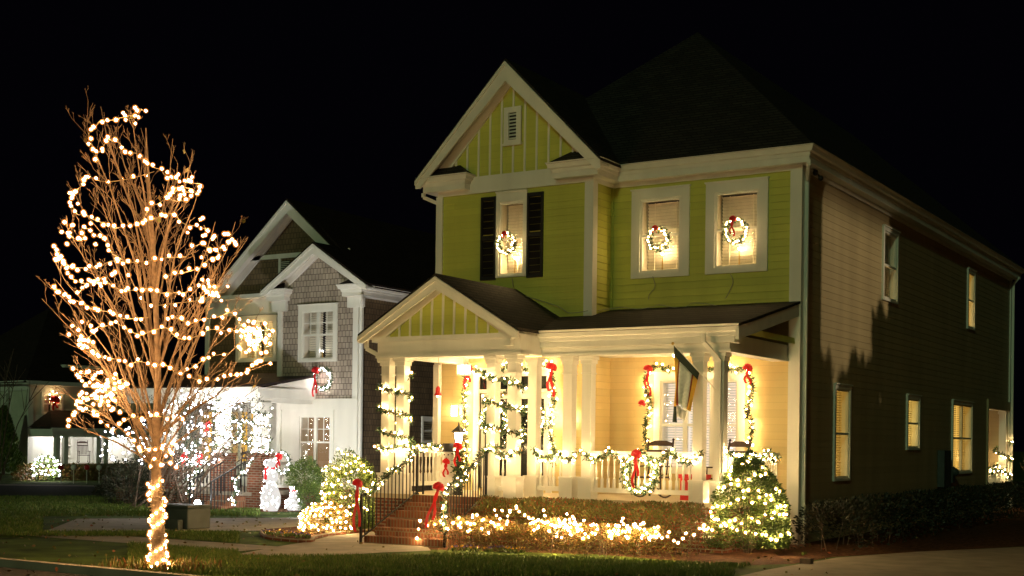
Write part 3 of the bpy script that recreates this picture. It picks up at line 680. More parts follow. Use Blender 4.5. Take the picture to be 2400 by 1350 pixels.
# door surround
yd=-P-.16
garland(pl(yd,(1092,1130),(1093,1040),(1088,960),(1092,860)),'lit garland hanging down the left side of the front door',GR_,step=.075,r=.10)
garland(pl(yd,(1092,858),(1125,872),(1150,885),(1180,862),(1205,850),(1235,868),(1270,855),(1292,850)),'lit garland draped across the top of the front door',GR_,step=.07,r=.10)
garland(pl(yd,(1292,855),(1296,930),(1290,1010),(1296,1085)),'lit garland hanging down the right side of the front door',GR_,step=.075,r=.10)
bow(ony(1096,865,yd-.12),.27,'big red bow at the top left corner of the front door garland',tails=(.45,.3)); bow(ony(1292,862,yd-.12),.27,'big red bow at the top right corner of the front door garland',tails=(.5,.62))
wreath(ony(1158,985,-P-.08),.33,'round lit wreath on the left door leaf',nb=26); wreath(ony(1245,985,-P-.08),.33,'round lit wreath on the right door leaf',nb=26)
# window surround
yw=-.17
garland(pl(yw,(1517,1062),(1512,1010),(1524,950),(1512,900),(1520,868)),'lit garland left of the big porch window',GR_,step=.10,r=.07)
garland(pl(yw,(1520,866),(1545,858),(1565,866),(1600,858),(1650,868),(1700,862),(1735,868),(1752,860)),'lit garland across the top of the big porch window',GR_,step=.11,r=.07)
garland(pl(yw,(1752,868),(1764,910),(1752,960),(1762,1000),(1753,1055)),'lit garland right of the big porch window',GR_,step=.085,r=.07)
bow(ony(1519,866,yw-.1),.22,'red bow at the top left of the big porch window',tails=(.4,.55)); bow(ony(1752,864,yw-.1),.22,'red bow at the top right of the big porch window',tails=(.3,.32))
bow(ony(1505,946,yw-.1),.18,'small red poinsettia bow halfway down the left window garland',tails=(.06,.06))
wreath(V((-2.0,-Q-.13,.5)),.32,'large lit wreath hung on the front porch rail',nb=34,r=.08,bows=(-.1,1.15,.24,(.62,.4)),dens=600)
# string between the last columns
t=thing('string_lights',(-.67,-Q+.3,2.5),'thin light string hanging between the two right end porch columns','string lights'); pts=[V((-.67+.02*math.sin(z*9),-2.4,z)) for z in [2.4-.2*i for i in range(9)]]; MB().tube(pts,.006,4).build('cord',M['cord'],t); bulbs(t,resample(pts,.13),.02)
# bow on the newel
bow(V((hx-.06,SY-1.48,.22)),.24,'red bow with two long tails on the right handrail bottom post',tails=(.75,.6),lean=-.25)
bow(V((SX0+.06,SY-1.86,.25)),.23,'red bow with long tails on the bottom post of the left handrail',tails=(.9,.8))
# upstairs window wreaths
wreath(V((-6.30,-P-.12,5.42)),.20,'lit wreath with a red bow on the shuttered upstairs window',mk='bulbu',nb=22,bows=(.0,1.0,.15,(.08,.1)),r=.035)
wreath(V((-3.07,-.12,5.42)),.215,'lit wreath with a red bow on the middle upstairs window',mk='bulbu',nb=22,bows=(-.2,1.0,.16,(.1,.1)),r=.035)
wreath(V((-1.33,-.12,5.46)),.23,'lit wreath with a red bow and long tails on the upstairs window nearest the corner',mk='bulbu',nb=22,bows=(-.15,1.0,.17,(.3,.35)),r=.035)
# cords on the wall and roof
def cord(pts,label,r=.008):
    o=MB().tube(smoothline(pts,5),r,4).build('power_cord',M['cord'],None,off=V(pts[0])); tag(o,label,'cord','pale cords feeding the window wreaths'); return o
cord([ony(1200,652,-P-.05),ony(1203,672,-P-.06),ony(1205,684,-P-.06),V((-5.0,-P-.12,4.0)),V((-4.6,-P-.3,3.82)),V((-4.2,-P-.2,3.86))],'thin cord dropping from the shuttered upstairs window to the porch roof')
cord([ony(1530,648,-.06),ony(1535,672,-.05),ony(1522,690,-.05),ony(1520,702,-.08)],'thin cord dropping from the middle upstairs window')
cord([ony(1712,642,-.06),ony(1718,662,-.05),ony(1706,690,-.05),ony(1700,700,-.08)],'thin cord dropping from the upstairs window nearest the corner')
cord([V((-4.2+.25*i,-.18+.1*math.sin(i*2.1)-(.5 if i==0 else 0)*1,3.98+.035*math.sin(i*1.7)-(.08 if i==0 else 0))) for i in range(11)],'tangled cord lying along the top of the porch roof')
# flag
t=thing('flag',ony(1685,920,-Q-.11),'grey, gold and dark green flag hanging from an angled pole on a porch column','flag'); p0=ony(1685,922,-Q-.12); p1=ony(1577,805,-Q-.45)
MB().tube([p0,p1],.012,6).build('pole',M['white'],t); m=MB(); m.ball(tuple(p1),.03); m.build('finial',M['gold'],t,smooth=True); m=MB(); m.beam(p0+V((0,.08,0)),p0-V((0,.04,0)),.07,.10); m.build('bracket',M['white'],t)
def flagpt(s,d):  # s along pole from tip 0..1, d down 0..1
    a=p1.lerp(p0,.02+s*.56); f=.5*(1-s); x=V((a.x-.16*s*d+.05*(1-s)*d,a.y+(p1.y-a.y)*.8*d,a.z))
    return V((x.x-.02*d+.035*math.sin(s*16+d*4)*d,x.y+.06*math.sin(s*13+d*3)*d,a.z-d*(1.42-.42*s)+.0))
def strip(s0,s1,d0,d1,nm,mk,n=8,k=12,lift=0):
    m=MB(); vs=[]; fs=[]
    for i in range(n+1):
        for j in range(k+1): q=flagpt(s0+(s1-s0)*i/n,d0+(d1-d0)*j/k)+V((0,-lift,0)); vs.append(tuple(q))
    for i in range(n):
        for j in range(k): a=i*(k+1)+j; fs.append((a,a+1,a+k+2,a+k+1))
    m.add(vs,fs); o=m.build(nm,M[mk],t,smooth=True,fix=False); md=o.modifiers.new('t','SOLIDIFY'); md.thickness=.004
strip(0,1,0,.14,'hoist_band','flagdark'); strip(0,.2,.14,.78,'gold_stripe','flaggold',4); strip(.82,1,.14,.72,'gold_stripe','flaggold',4); strip(.2,.26,.14,.76,'maroon_stripe','flagred',2); strip(.76,.82,.14,.72,'maroon_stripe','flagred',2); strip(.26,.76,.14,.74,'grey_field','flaggray'); strip(.2,.82,.76,.92,'pale_field','snow',8,5); strip(.0,.2,.78,1,'dark_edge','flagdark',4,5)
# rocking chairs
def rocker(loc,rz,label,name='rocking_chair',m='wood',group='rocking chairs'):
    t=thing(name,loc,label,'rocking chair',group); OFF[t.name]=V((0,0,0))
    def pt(nm,f): q=MB(); f(q); return q.build(nm,M[m],t,bevel=.003)
    for s in (-.27,.27):
        pt('rocker',lambda q:q.tube([(s,-.38+.76*i/8,.02+.09*((i-4)/4)**2) for i in range(9)],.018,6))
        pt('leg',lambda q:q.tube([(s,-.24,.04),(s,-.25,.62)],.02,6)); pt('leg',lambda q:q.tube([(s,.24,.04),(s,.2,.42)],.02,6))
        pt('back_post',lambda q:(q.tube([(s,.2,.42),(s,.38,1.14)],.022,6),q.ball((s,.385,1.17),.03,6,4)))
        pt('armrest',lambda q:q.box(s-.04,s+.04,-.3,.24,.62,.645))
    pt('seat',lambda q:q.box(-.28,.28,-.26,.22,.40,.43))
    pt('top_rail',lambda q:q.prism([(-.27,1.04),(.27,1.04),(.27,1.10),(.12,1.15),(-.12,1.15),(-.27,1.10)],.355,.375))
    pt('lower_rail',lambda q:q.box(-.27,.27,.33,.35,.90,.96)); 
    for i in range(7): pt('slat',lambda q,i=i:q.beam((-.2+.066*i,.22,.46),(-.2+.066*i,.34,.92),.03,.012))
    t.rotation_euler=(0,0,rz); return t
rocker((-2.42,-1.6,0),R(2),'dark wooden rocking chair in front of the big porch window')
rocker((-.95,-1.4,0),R(-22),'dark wooden rocking chair next to the right porch rail')
t=thing('gift_box',(-1.35,-1.9,0),'large red gift box on the porch behind the rail','gift box'); q=MB(); q.box(-1.6,-1.15,-2.1,-1.75,0,.42); q.build('box',M['redpaint'],t,bevel=.006); q=MB(); q.box(-1.63,-1.12,-2.13,-1.72,.42,.5); q.build('lid',M['redpaint'],t,bevel=.006); q=MB(); q.box(-1.4,-1.34,-2.133,-2.103,0,.42); q.build('ribbon',M['gold'],t)
# porch snowman, lamp and bell
p=onz(1060,1158,0); p.y=min(p.y,-2.6)
def snowball(q,c,r,sq=1): q.ball(c,r,16,10,sq)
p=V((-6.12,-3.45,0)); t=thing('snowman',p,'white plush snowman with black top hat and red bow atop the steps','snowman')
q=MB(); q.lathe(p.x,p.y,[(.13,0),(.19,.08),(.20,.2),(.17,.34),(.12,.42),(.14,.5),(.14,.58),(.10,.66),(.11,.70),(.13,.78),(.11,.87),(.05,.92)],16); q.build('body',M['snow'],t,smooth=True)
q=MB(); q.lathe(p.x,p.y,[(.17,.87),(.17,.89)],14); q.lathe(p.x,p.y,[(.10,.89),(.105,1.04)],14); q.build('hat',M['black'],t)
nf=V((.35,-.93,0)).normalized(); sdv=V((.93,.35,0)).normalized()
q=MB()
for dx,dz in((-.04,.81),(.04,.81),(0,.74)): q.ball(tuple(p+nf*.125+sdv*dx+V((0,0,dz))),.016,6,4)
q.build('face',M['black'],t); bow(p+nf*.12+V((0,0,.66)),.17,None,nf,(.3,.25),parent=t)
pp=V((-5.88,-3.42,0)); t=thing('lamp_post',pp,'short porch lamp post with a peaked lantern, red bow and greenery','lamp'); q=MB(); q.lathe(pp.x,pp.y,[(.10,0),(.10,.03),(.04,.06),(.03,.1),(.025,1.0),(.05,1.03)],10); q.build('pole',M['iron'],t)
q=MB(); q.lathe(pp.x,pp.y,[(.16,1.27),(.02,1.40),(.01,1.47)],4); q.lathe(pp.x,pp.y,[(.07,1.02),(.075,1.04)],4)
for a in range(4):
    an=PI/4+a*PI/2; q.beam((pp.x+.07*math.cos(an),pp.y+.07*math.sin(an),1.03),(pp.x+.11*math.cos(an),pp.y+.11*math.sin(an),1.27),.014,.014)
q.build('lantern_frame',M['iron'],t); q=MB(); q.lathe(pp.x,pp.y,[(.055,1.05),(.085,1.25)],4); q.build('lantern_glass',M['dome'],t); bow(pp+nf*.06+V((0,0,.98)),.2,None,nf,(.4,.3),parent=t)
q=MB(); 
for _ in range(500): z=U(.05,.9); q.leaf(V((pp.x,pp.y,z))+V((U(-.08,.08),U(-.08,.08),0)),.09,.03)
q.build('greenery',M['garland'],t,fix=False)
bp_=ony(1027,905,-2.2); t=thing('bell_ornament',bp_,'red bell ornament hanging on a cord at the left end of the porch','ornament'); q=MB(); q.lathe(bp_.x,bp_.y,[(.02,bp_.z+.0),(.05,bp_.z-.04),(.06,bp_.z-.14),(.09,bp_.z-.2)],12); q.build('bell',M['redpaint'],t,smooth=True); q=MB(); q.tube([(bp_.x,bp_.y,2.93),(bp_.x,bp_.y,bp_.z)],.008,4); q.build('cord',M['cord'],t)
bulbs(t,[V((bp_.x,bp_.y-.02,bp_.z-.22))],.02)
# back porch ornament and garlands
bo=onx(2328,1018,-.6); t=thing('ball_ornament',bo,'red ball ornament hanging in the back porch opening','ornament'); q=MB(); q.ball(tuple(bo),.13,16,10); q.build('ball',M['redpaint'],t,smooth=True); q=MB(); q.tube([(bo.x,bo.y,bo.z+.12),(bo.x,bo.y,2.33)],.015,5); q.build('cord',M['cord'],t); q=MB(); q.lathe(bo.x,bo.y,[(.134,bo.z-.01),(.134,bo.z+.01)],16); q.build('band',M['gold'],t)
garland(helix(-.13,20.2,.25,.25,1.3,-.1,2.5,0),'lit garland wound round the back porch post','lit garlands on the back porch',step=.16,r=.1)
garland([V((-.1,17.4+.35*i,.42-.12*(i%2))) for i in range(9)],'lit garland along the back porch rail','lit garlands on the back porch',step=.1,r=.14)
t=thing('porch_light',(-1.6,18.8,2.3),'glowing ceiling light inside the back porch','ceiling light'); m=MB(); m.lathe(-1.6,18.8,[(.14,2.32),(.14,2.28),(.05,2.2)],12); m.build('diffuser',M['dome'],t,smooth=True)
# ================================================================== PLANTS BY THE HOUSE
def bush(c,rx,ry,rz,n,ln,mk,label,cat='bush',group=None,stem=True,seed=0,name='bush',shell=.55,bottom=-1,core=True):
    c=V(c); t=thing(name,(c.x,c.y,G),label,cat,group); q=MB(); bush_leaves(q,c,rx,ry,rz,n,ln,seed=seed,shell=shell,bottom=bottom); q.build('foliage',M[mk],t,fix=False)
    if stem:
        q=MB()
        for i in range(9):
            d=V((U(-1,1),U(-1,1),U(.2,1))).normalized(); e=c+V((d.x*rx,d.y*ry,d.z*rz))*.75; s=V((c.x+U(-.08,.08),c.y+U(-.08,.08),G)); q.tube([s,s.lerp(e,.5)+V((U(-.05,.05),U(-.05,.05),.05)),e],[.018,.012,.004],5)
        q.build('branches',M['barkdark'],t)
    return t
def strlights(label,pts,group,r=.03,mk='bulb2',wire=True,wr=.005,root=None):
    t=thing('string_lights',pts[0],label,'string lights',group)
    if wire: MB().tube(pts,wr,4,cap=False).build('cord',M['cordgreen'],t)
    bulbs(t,[jit(p,.012) for p in pts] ,r,mk); return t
def surfline(c,rx,ry,rz,rows,seed,a0,a1,step,el,wob=.06,lift=1.03,tilt=0):
    out=[]
    for i,e in enumerate(el):
        n=max(2,int(abs(a1-a0)*math.cos(e)*rx/step)); rg=range(n) if i%2==0 else range(n-1,-1,-1)
        for k in rg:
            a=a0+(a1-a0)*(k+U(-.3,.3))/n; ee=e+U(-wob,wob)+tilt*(k/n-.5)
            d=V((math.cos(a)*math.cos(ee),math.sin(a)*math.cos(ee),math.sin(ee))); p=bush_surf(c,rx,ry,rz,d,seed); out.append(V(c)+(p-V(c))*lift)
    return out
GB='light strings on the shrubs of the green house'
c=V((-7.72,-5.35,-.06)); b0=onz(822,1232,G); c=V((b0.x,b0.y,G+.80))
bush(c,.66,.62,.84,9000,.06,'leaf','tall round evergreen bush with string lights left of the brick steps',seed=3)
strlights('warm light string spiralling round the tall bush left of the steps',surfline(c,.66,.62,.84,7,3,R(-190),R(15),.13,[R(x) for x in (-25,-5,12,30,48,66)],.09),GB,.028)
b1=onz(765,1250,G); c1=V((b1.x,b1.y,G+.22))
bush(c1,.60,.5,.42,5000,.05,'leafbronze','low bronze bush covered with lights at the end of the flower bed',seed=5)
strlights('dense light string over the low bronze bush',surfline(c1,.60,.5,.42,4,5,R(-190),R(10),.11,[R(x) for x in (-15,0,18,36,55,72)],.12),GB,.026)
b2=onz(1752,1296,G); c2=V((b2.x,b2.y,G+.72))
t2=thing('conical_bush',(c2.x,c2.y,G),'big rounded cone shaped holly bush with string lights right of the porch','bush')
q=MB()
for _ in range(15000):
    h=rnd()**1.1; a=U(0,2*PI); rad=.72*(1-h**2.3)**.74+.05; rad*=1+.14*noise.noise(V((math.cos(a)*1.7,math.sin(a)*1.7,h*4))); rr=rad*(.6+.4*rnd()**.5)
    q.leaf(V((c2.x+math.cos(a)*rr,c2.y+math.sin(a)*rr,G+.12+h*1.62)),.07*U(.6,1.3),.035,V((math.cos(a)+U(-.8,.8),math.sin(a)+U(-.8,.8),U(-.3,1))))
q.build('foliage',M['leaf'],t2,fix=False); q=MB()
for i in range(12): a=U(0,6.28); q.tube([(c2.x+.05*math.cos(a),c2.y+.05*math.sin(a),G),(c2.x+.3*math.cos(a),c2.y+.3*math.sin(a),G+.6),(c2.x+.4*math.cos(a),c2.y+.4*math.sin(a),G+1.1)],[.02,.014,.004],5)
q.build('branches',M['barkdark'],t2)
def conept(h,a,l=1.0):
    rad=.72*(1-h**2.3)**.74+.05; rad*=1+.14*noise.noise(V((math.cos(a)*1.7,math.sin(a)*1.7,h*4))); return V((c2.x+math.cos(a)*rad*l,c2.y+math.sin(a)*rad*l,G+.12+h*1.62))
pts=[]
for k,h in enumerate((.18,.34,.50,.66,.80,.92,1.0)):
    rad=.75*(1-h**2.3)**.74+.06; n=int(rad*3.6/.13); rg=range(n) if k%2 else range(n-1,-1,-1)
    for i in rg: a=R(-195)+R(210)*(i+U(-.3,.3))/n; pts.append(conept(min(1,max(0,h+.05*math.sin(a*2.3+k*2)+U(-.035,.035))),a,1.03))
strlights('warm light string wound in rings round the cone shaped holly bush',pts,GB,.032,'bulb2')
# hedges
def hedge(x0,x1,yf,h,mk,label,n,ln,dy=.45,name='hedge',seed=0,group=None,vary=.12):
    """yf(x)->y centre"""
    t=thing(name,((x0+x1)/2,yf((x0+x1)/2),G),label,'hedge',group); q=MB()
    for _ in range(n):
        x=U(x0,x1); v=rnd(); yy=yf(x); hh=h*(1+vary*2*noise.noise(V((x*1.3,seed,0)))+vary*noise.noise(V((x*4,seed,3)))); s=rnd()
        a=U(0,PI); rr=.72+.28*rnd()**.5; q.leaf(V((x,yy-dy*math.cos(a)*rr*(1+.2*noise.noise(V((x*2,a,seed)))),G+hh*(math.sin(a)**.6)*rr)),ln*U(.6,1.3),ln*.5,V((U(-1,1),-math.cos(a)+U(-.6,.6),math.sin(a)+U(-.2,.8))))
    q.build('foliage',M[mk],t,fix=False)
    q=MB(); n2=int((x1-x0)*5)
    for i in range(n2):
        x=U(x0,x1); y=yf(x)+U(-dy*.5,dy*.5); q.tube([(x,y,G),(x+U(-.1,.1),y,G+h*.5),(x+U(-.2,.2),y+U(-.2,.2),G+h*.9)],[.008,.006,.003],4)
    q.build('branches',M['barkdark'],t); return t
hedge(-4.85,-.25,lambda x:-4.1,.92,'leafred','reddish hedge growing against the brick porch front',20000,.05,seed=2,dy=.5,vary=.06)
yfr=lambda x:-4.95-.0*(x+3)
hedge(-5.3,-.6,yfr,.55,'leafbronze','low bronze and green hedge with lights along the front lawn',15000,.045,dy=.42,seed=7)
pts=[]; x=-5.3
HP=[(978,1262),(980,1240),(985,1222),(1000,1232),(1020,1228),(1035,1222),(1050,1240),(1062,1224),(1075,1215),(1080,1235),(1095,1226),(1108,1207),(1118,1208),(1105,1228),(1098,1245),(1130,1238),(1145,1250),(1160,1232),(1175,1240),(1172,1216),(1190,1222),(1195,1198),(1212,1192),(1230,1205),(1240,1212),(1248,1226),(1262,1238),(1270,1222),(1276,1208),(1290,1245),(1305,1256),(1302,1232),(1312,1222),(1325,1217),(1335,1218),(1345,1228),(1352,1235),(1362,1228),(1355,1245),(1338,1252),(1330,1240),(1365,1262),(1380,1258),(1395,1252),(1400,1240),(1385,1232),(1425,1245),(1432,1256),(1438,1242),(1450,1232),(1462,1228),(1470,1240),(1488,1228),(1500,1238),(1508,1226),(1515,1250),(1520,1262),(1535,1258),(1550,1260),(1565,1256),(1578,1268),(1590,1272),(1600,1262),(1608,1250),(1625,1252),(1640,1240),(1650,1232)]
for (u,v) in HP:
    vv=v+0; pts.append(ony(u,vv,-5.32+.12*math.sin(u*.05)-(0 if v>1215 else -.15)))
strlights('warm light string running along the low front hedge',pts,GB,.03,'bulb2')
pts2=[jit(p,.07)+V((0,.03,.03)) for p in pts[20:60]]
P3=[ony(u+U(-36,36),v+U(-17,17),-5.25+U(-.1,.15)) for (u,v,n) in ((1330,1238,16),(1435,1248,12),(1508,1246,12),(1185,1212,8),(1270,1232,10),(1110,1225,8)) for _ in range(n)]
strlights('third light string bunched in knots over the low front hedge',P3,GB,.028,'bulb2',wire=False)
strlights('second light string tangled over the middle of the low front hedge',pts2,GB,.026,'bulb2',wire=False)
# dark hedge on the side
t=hedge(0,1,lambda x:0,.9,'leafdark','x',10,.05) ; 
for o_ in list(t.children): bpy.data.objects.remove(o_)
bpy.data.objects.remove(t)
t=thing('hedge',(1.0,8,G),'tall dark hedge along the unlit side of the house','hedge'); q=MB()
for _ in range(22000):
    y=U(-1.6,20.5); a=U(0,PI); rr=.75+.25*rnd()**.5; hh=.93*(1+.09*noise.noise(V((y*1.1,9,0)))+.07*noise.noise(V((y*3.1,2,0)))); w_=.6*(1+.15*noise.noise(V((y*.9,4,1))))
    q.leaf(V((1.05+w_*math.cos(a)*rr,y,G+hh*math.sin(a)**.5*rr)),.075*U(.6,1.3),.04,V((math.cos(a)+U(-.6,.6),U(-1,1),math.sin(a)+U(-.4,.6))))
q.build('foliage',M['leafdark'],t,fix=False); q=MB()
for i in range(70): y=U(-1.5,20.4); x=U(.7,1.4); q.tube([(x,y,G),(x+U(-.1,.1),y+U(-.1,.1),G+.4),(x+U(-.2,.2),y+U(-.2,.2),G+.8)],[.012,.008,.003],4)
q.build('branches',M['barkdark'],t)
def twigshrub(p,h,n,label,mk='barkdark',spread=.5,name='bare_shrub',r0=.012,sub=3,group=None):
    p=V(p); t=thing(name,p,label,'shrub',group); q=MB()
    for i in range(n):
        a=U(0,6.28); e=p+V((math.cos(a)*spread*U(.3,1),math.sin(a)*spread*U(.3,1),h*U(.7,1))); m_=p.lerp(e,.5)+V((0,0,h*.08)); q.tube([p+V((U(-.05,.05),U(-.05,.05),0)),m_,e],[r0,r0*.7,r0*.3],5)
        for k in range(sub):
            s=m_.lerp(e,U(0,.8)); q.tube([s,s+V((U(-.3,.3)*spread,U(-.3,.3)*spread,h*U(.1,.25)))],[r0*.5,r0*.25],4)
    q.build('branches',M[mk],t); return t
twigshrub((1.2,19.5,G),1.9,26,'bare twiggy shrub by the back porch post',spread=.7,mk='bark')
# ================================================================== YOUNG TREE WITH LIGHTS
TB=onz(371,1338,G); tdep=(TB-CP).dot(fw)
def tp(u,v,dd=0): return at(u,v,tdep+dd)
tree=thing('bare_tree',TB,'bare young street tree wrapped all over in strings of warm lights','tree')
q=MB()
tk=[tp(371,1338),tp(370,1250),tp(368,1180),tp(366,1100),tp(366,1040),tp(368,960),tp(370,860),tp(366,740),tp(360,600),tp(352,480),tp(346,380),tp(342,300)]
q.tube(smoothline(tk,3),[.115-.003*i if i<4 else (.105*(1-(i/34)**.8)+.006) for i in range(34)],10); trunk=q.build('trunk',M['bark'],tree,smooth=True)
q=MB()
def axis(v):
    for a,b in zip(tk,tk[1:]):
        va,vb=proj(a)[1],proj(b)[1]
        if vb<=v<=va: return a.lerp(b,(va-v)/(va-vb))
    return tk[0] if v>1300 else tk[-1]
BP=[]
def branch(s,e,r0,r1,lvl,upb=.5,curv=.06):
    L=(e-s).length; n=7 if lvl==0 else (4 if lvl==1 else 3); pts=[]; ph=U(0,6); 
    hx_,hz_=(e-s).copy(),0
    for i in range(n+1):
        t=i/n; p=s.lerp(e,t); 
        # leave at a steep angle, then spread
        if lvl==0: p=V((s.x+(e.x-s.x)*t**1.25,s.y+(e.y-s.y)*t**1.25,s.z+(e.z-s.z)*t**.92))
        if 0<i<n: p+=V((math.sin(ph+t*7),math.cos(ph+t*6),0))*L*.014*(1+lvl)+jit((0,0,0),L*.012)
        pts.append(p)
    q.tube(pts,[r0+(r1-r0)*(i/n) for i in range(n+1)],6 if lvl==0 else 4,cap=False)
    BP.append(pts[-2])
    if lvl>=3: return
    d=(pts[-1]-pts[0]).normalized()
    cnt=[7,4,2][lvl]
    for k in range(cnt):
        t=U(.22,.97); i=min(n-1,int(t*n)); p=pts[i].lerp(pts[i+1],t*n-i)
        sd=d.cross(V((U(-1,1),U(-1,1),U(-1,1)))).normalized()
        dd=(d+sd*U(.45,.8)+V((0,0,.28))).normalized(); l=L*[.30,.42,.45][lvl]*(1.15-t*.7)*U(.7,1.2); rr=(r0+(r1-r0)*t)*.45
        branch(p,p+dd*l,max(rr,.0035),.0022,lvl+1)
TIPS=[(236,250),(196,285),(270,300),(330,300),(405,325),(435,390),(468,440),(505,520),(552,520),(535,600),(205,400),(168,440),(150,520),(118,590),(130,655),(103,655),(98,700),(170,745),(560,720),(600,760),(635,850),(610,905),(160,855),(140,905),(155,985),(580,560),(450,360),(300,420),(240,480),(255,330),(400,450),(290,260),(215,620),(500,640),(300,560),(430,600),(200,820),(545,860),(250,700),(480,760)]
for i,(u,v) in enumerate(TIPS):
    side=abs(u-366)/230; sv=min(1105,max(560,v+ (250+260*side if v<800 else 130+60*side)+U(-30,30))); 
    if side>.5: sv=min(1110,max(sv,870+ (v-200)*.18))
    s=axis(sv); dd=U(-1,1)*1.35*math.sqrt(max(0,1-min(1,side)**2))*(.4+.6*min(1,(v-150)/350))
    e=tp(u,v,dd); branch(s,e,U(.016,.028),.004,0)
q.build('branches',M['bark'],tree,fix=False)
q=MB()
for p in random.sample(BP,26): q.leaf(p,.09,.06,V((U(-1,1),U(-1,1),-1)))
q.build('last_leaves',M['leafbronze'],tree,fix=False)
STR=[
('light string looping over the very top of the bare tree',[(340,262),(328,255),(318,268),(300,272),(275,278),(255,283),(236,282),(222,300),(208,312),(214,330),(216,350),(230,358),(243,342),(250,322),(262,330),(280,335),(302,360),(316,358),(344,378)],-1),
('light string crossing the upper right of the bare tree',[(344,378),(360,392),(378,398),(388,412),(412,420),(440,428),(472,432),(462,452),(440,450),(410,440),(398,450),(392,455),(405,470),(440,470)],-1),
('light string on the far side of the upper crown of the bare tree',[(205,411),(235,424),(265,425),(300,420),(330,412),(362,402)],1),
('light string curving across the upper left of the bare tree',[(205,411),(196,430),(180,445),(166,455),(165,480),(175,490),(182,503),(200,502),(220,515),(250,525),(270,535),(295,528),(325,525),(335,515),(355,480),(370,478),(400,455),(430,440),(455,445)],-1),
('light string bunched at the upper right side of the bare tree',[(335,522),(370,510),(395,500),(412,505),(425,520),(445,530),(455,528),(470,535),(480,535),(485,540),(478,528)],-1),
('light string dipping at the upper left shoulder of the bare tree',[(175,527),(160,540),(175,560),(200,560),(190,535),(215,540),(218,552),(245,560),(250,578),(265,595),(290,610)],-1),
('light string across the middle of the bare tree from the left tip',[(128,585),(135,605),(140,600),(160,625),(190,628),(232,625),(262,612),(300,615),(345,612),(380,605),(437,602)],-1),
('light string rising to the right tip of the bare tree',[(385,650),(408,643),(430,640),(465,628),(480,615),(495,605),(515,600),(510,585),(530,575),(545,565),(520,580),(500,582),(485,580),(470,572),(440,585)],-1),
('light string below the left tip of the bare tree',[(137,605),(150,615),(160,640),(172,655),(200,665),(225,660),(240,665),(210,660),(251,650)],-1),
('light string circling the middle of the bare tree with its end at the right',[(184,686),(210,665),(251,663),(272,676),(303,681),(352,676),(373,686),(401,686),(433,686),(448,673),(490,676),(505,690),(498,682),(492,695),(510,690)],-1),
('light string starting at the far left tip of the bare tree',[(127,676),(145,686),(165,702),(186,707),(212,723),(235,728),(267,733),(287,746),(326,746),(350,743)],-1),
('light string on the back of the middle crown of the bare tree',[(329,702),(363,715),(417,710),(469,704),(495,694)],1),
('light string reaching out to the lower right of the bare tree',[(386,743),(417,746),(443,759),(474,748),(510,743),(541,732),(557,748),(570,765),(585,774),(580,790),(600,800),(598,812),(610,820)],-1),
('light string sagging across the lower middle of the bare tree',[(207,793),(230,767),(251,764),(264,754),(300,772),(329,785),(360,774),(391,769),(412,790),(435,795),(469,785),(495,772),(536,777),(557,774),(575,790),(590,812)],-1),
('light string from the lower left edge across the bare tree',[(173,759),(182,772),(191,785),(196,795),(191,805),(202,818),(210,815),(246,837),(287,844),(298,857),(324,847),(360,855),(391,857),(412,873),(438,868),(464,852),(490,837),(541,826)],-1),
('lowest right light string of the bare tree',[(448,886),(492,894),(521,886),(572,873),(591,857),(605,850),(619,842)],-1),
('light string bunched at the lower left of the bare tree',[(168,863),(184,888),(204,899),(196,905),(236,909),(220,900),(261,909),(287,888),(295,899),(270,915),(240,918)],-1),
('light string in a bright clump at the lower left of the bare tree',[(184,930),(190,945),(204,940),(200,930),(236,930),(250,938),(267,935),(272,956),(240,940),(210,935)],-1),
('bottom light string of the bare tree crown',[(158,1002),(160,987),(178,966),(202,961),(223,971),(241,990),(267,1008),(287,990),(316,977),(334,984),(355,977),(381,977),(430,977)],-1),
('light string dropping from the lowest branches round the trunk top of the bare tree',[(300,1012),(315,1040),(330,1060),(350,1050),(362,1052),(378,1045),(395,1060),(405,1078),(380,1085),(358,1075),(350,1100)],-1)]
GT='warm light strings in the bare tree'
CL={0:[(325,265,8),(225,350,4)],1:[(455,445,12),(430,432,6)],3:[(168,470,5)],4:[(472,533,14)],5:[(172,540,6),(215,548,5)],6:[(135,598,5)],7:[(535,570,8),(490,585,8)],9:[(498,683,22),(260,658,7)],12:[(600,800,18),(590,775,12)],13:[(583,800,16),(600,825,12)],14:[(192,780,12),(198,815,8)],16:[(215,893,20),(270,905,12)],17:[(200,935,16),(255,938,18)],19:[(375,1050,5),(400,1070,5)]}
for k,(lab,uv,sg) in enumerate(STR):
    us=[u for u,v in uv]; pts=[]
    for u,v in uv:
        hw=230 if v>480 else 100+130*(v-240)/240
        hw=max(60,hw); x=min(1,abs(u-366+ (70 if v<420 else 0))/hw); dd=sg*1.25*(hw/230)*math.sqrt(1-x*x)*.9; pts.append(tp(u,v,dd))
    pts=smoothline(pts,4); t=thing('string_lights',pts[0],lab,'string lights',GT)
    MB().tube(pts,.007,4,cap=False).build('cord',M['cordgreen'],t)
    bs=[jit(b,.035) for b in resample(pts,.12 if sg<0 else .2)]; bs+= [jit(tp(u,v,-.2),.19) for (u,v,n) in CL.get(k,[]) for _ in range(int(n*.7))]; bulbs(t,bs,.031,'bulb')
pts=[]
for i in range(76):
    tt=i/75; v=1128+tt*207; p=axis(v); a=i*1.9; rr=.125+(.03 if tt>.8 else 0); pts.append(p+V((math.cos(a)*rr,math.sin(a)*rr,U(-.02,.02))))
t=thing('string_lights',pts[0],'warm light string wound down the trunk of the bare tree','string lights',GT); MB().tube(pts,.006,4,cap=False).build('cord',M['cordgreen'],t); bulbs(t,[p for i,p in enumerate(pts) if i%3!=1 or i>52],.031,'bulb')
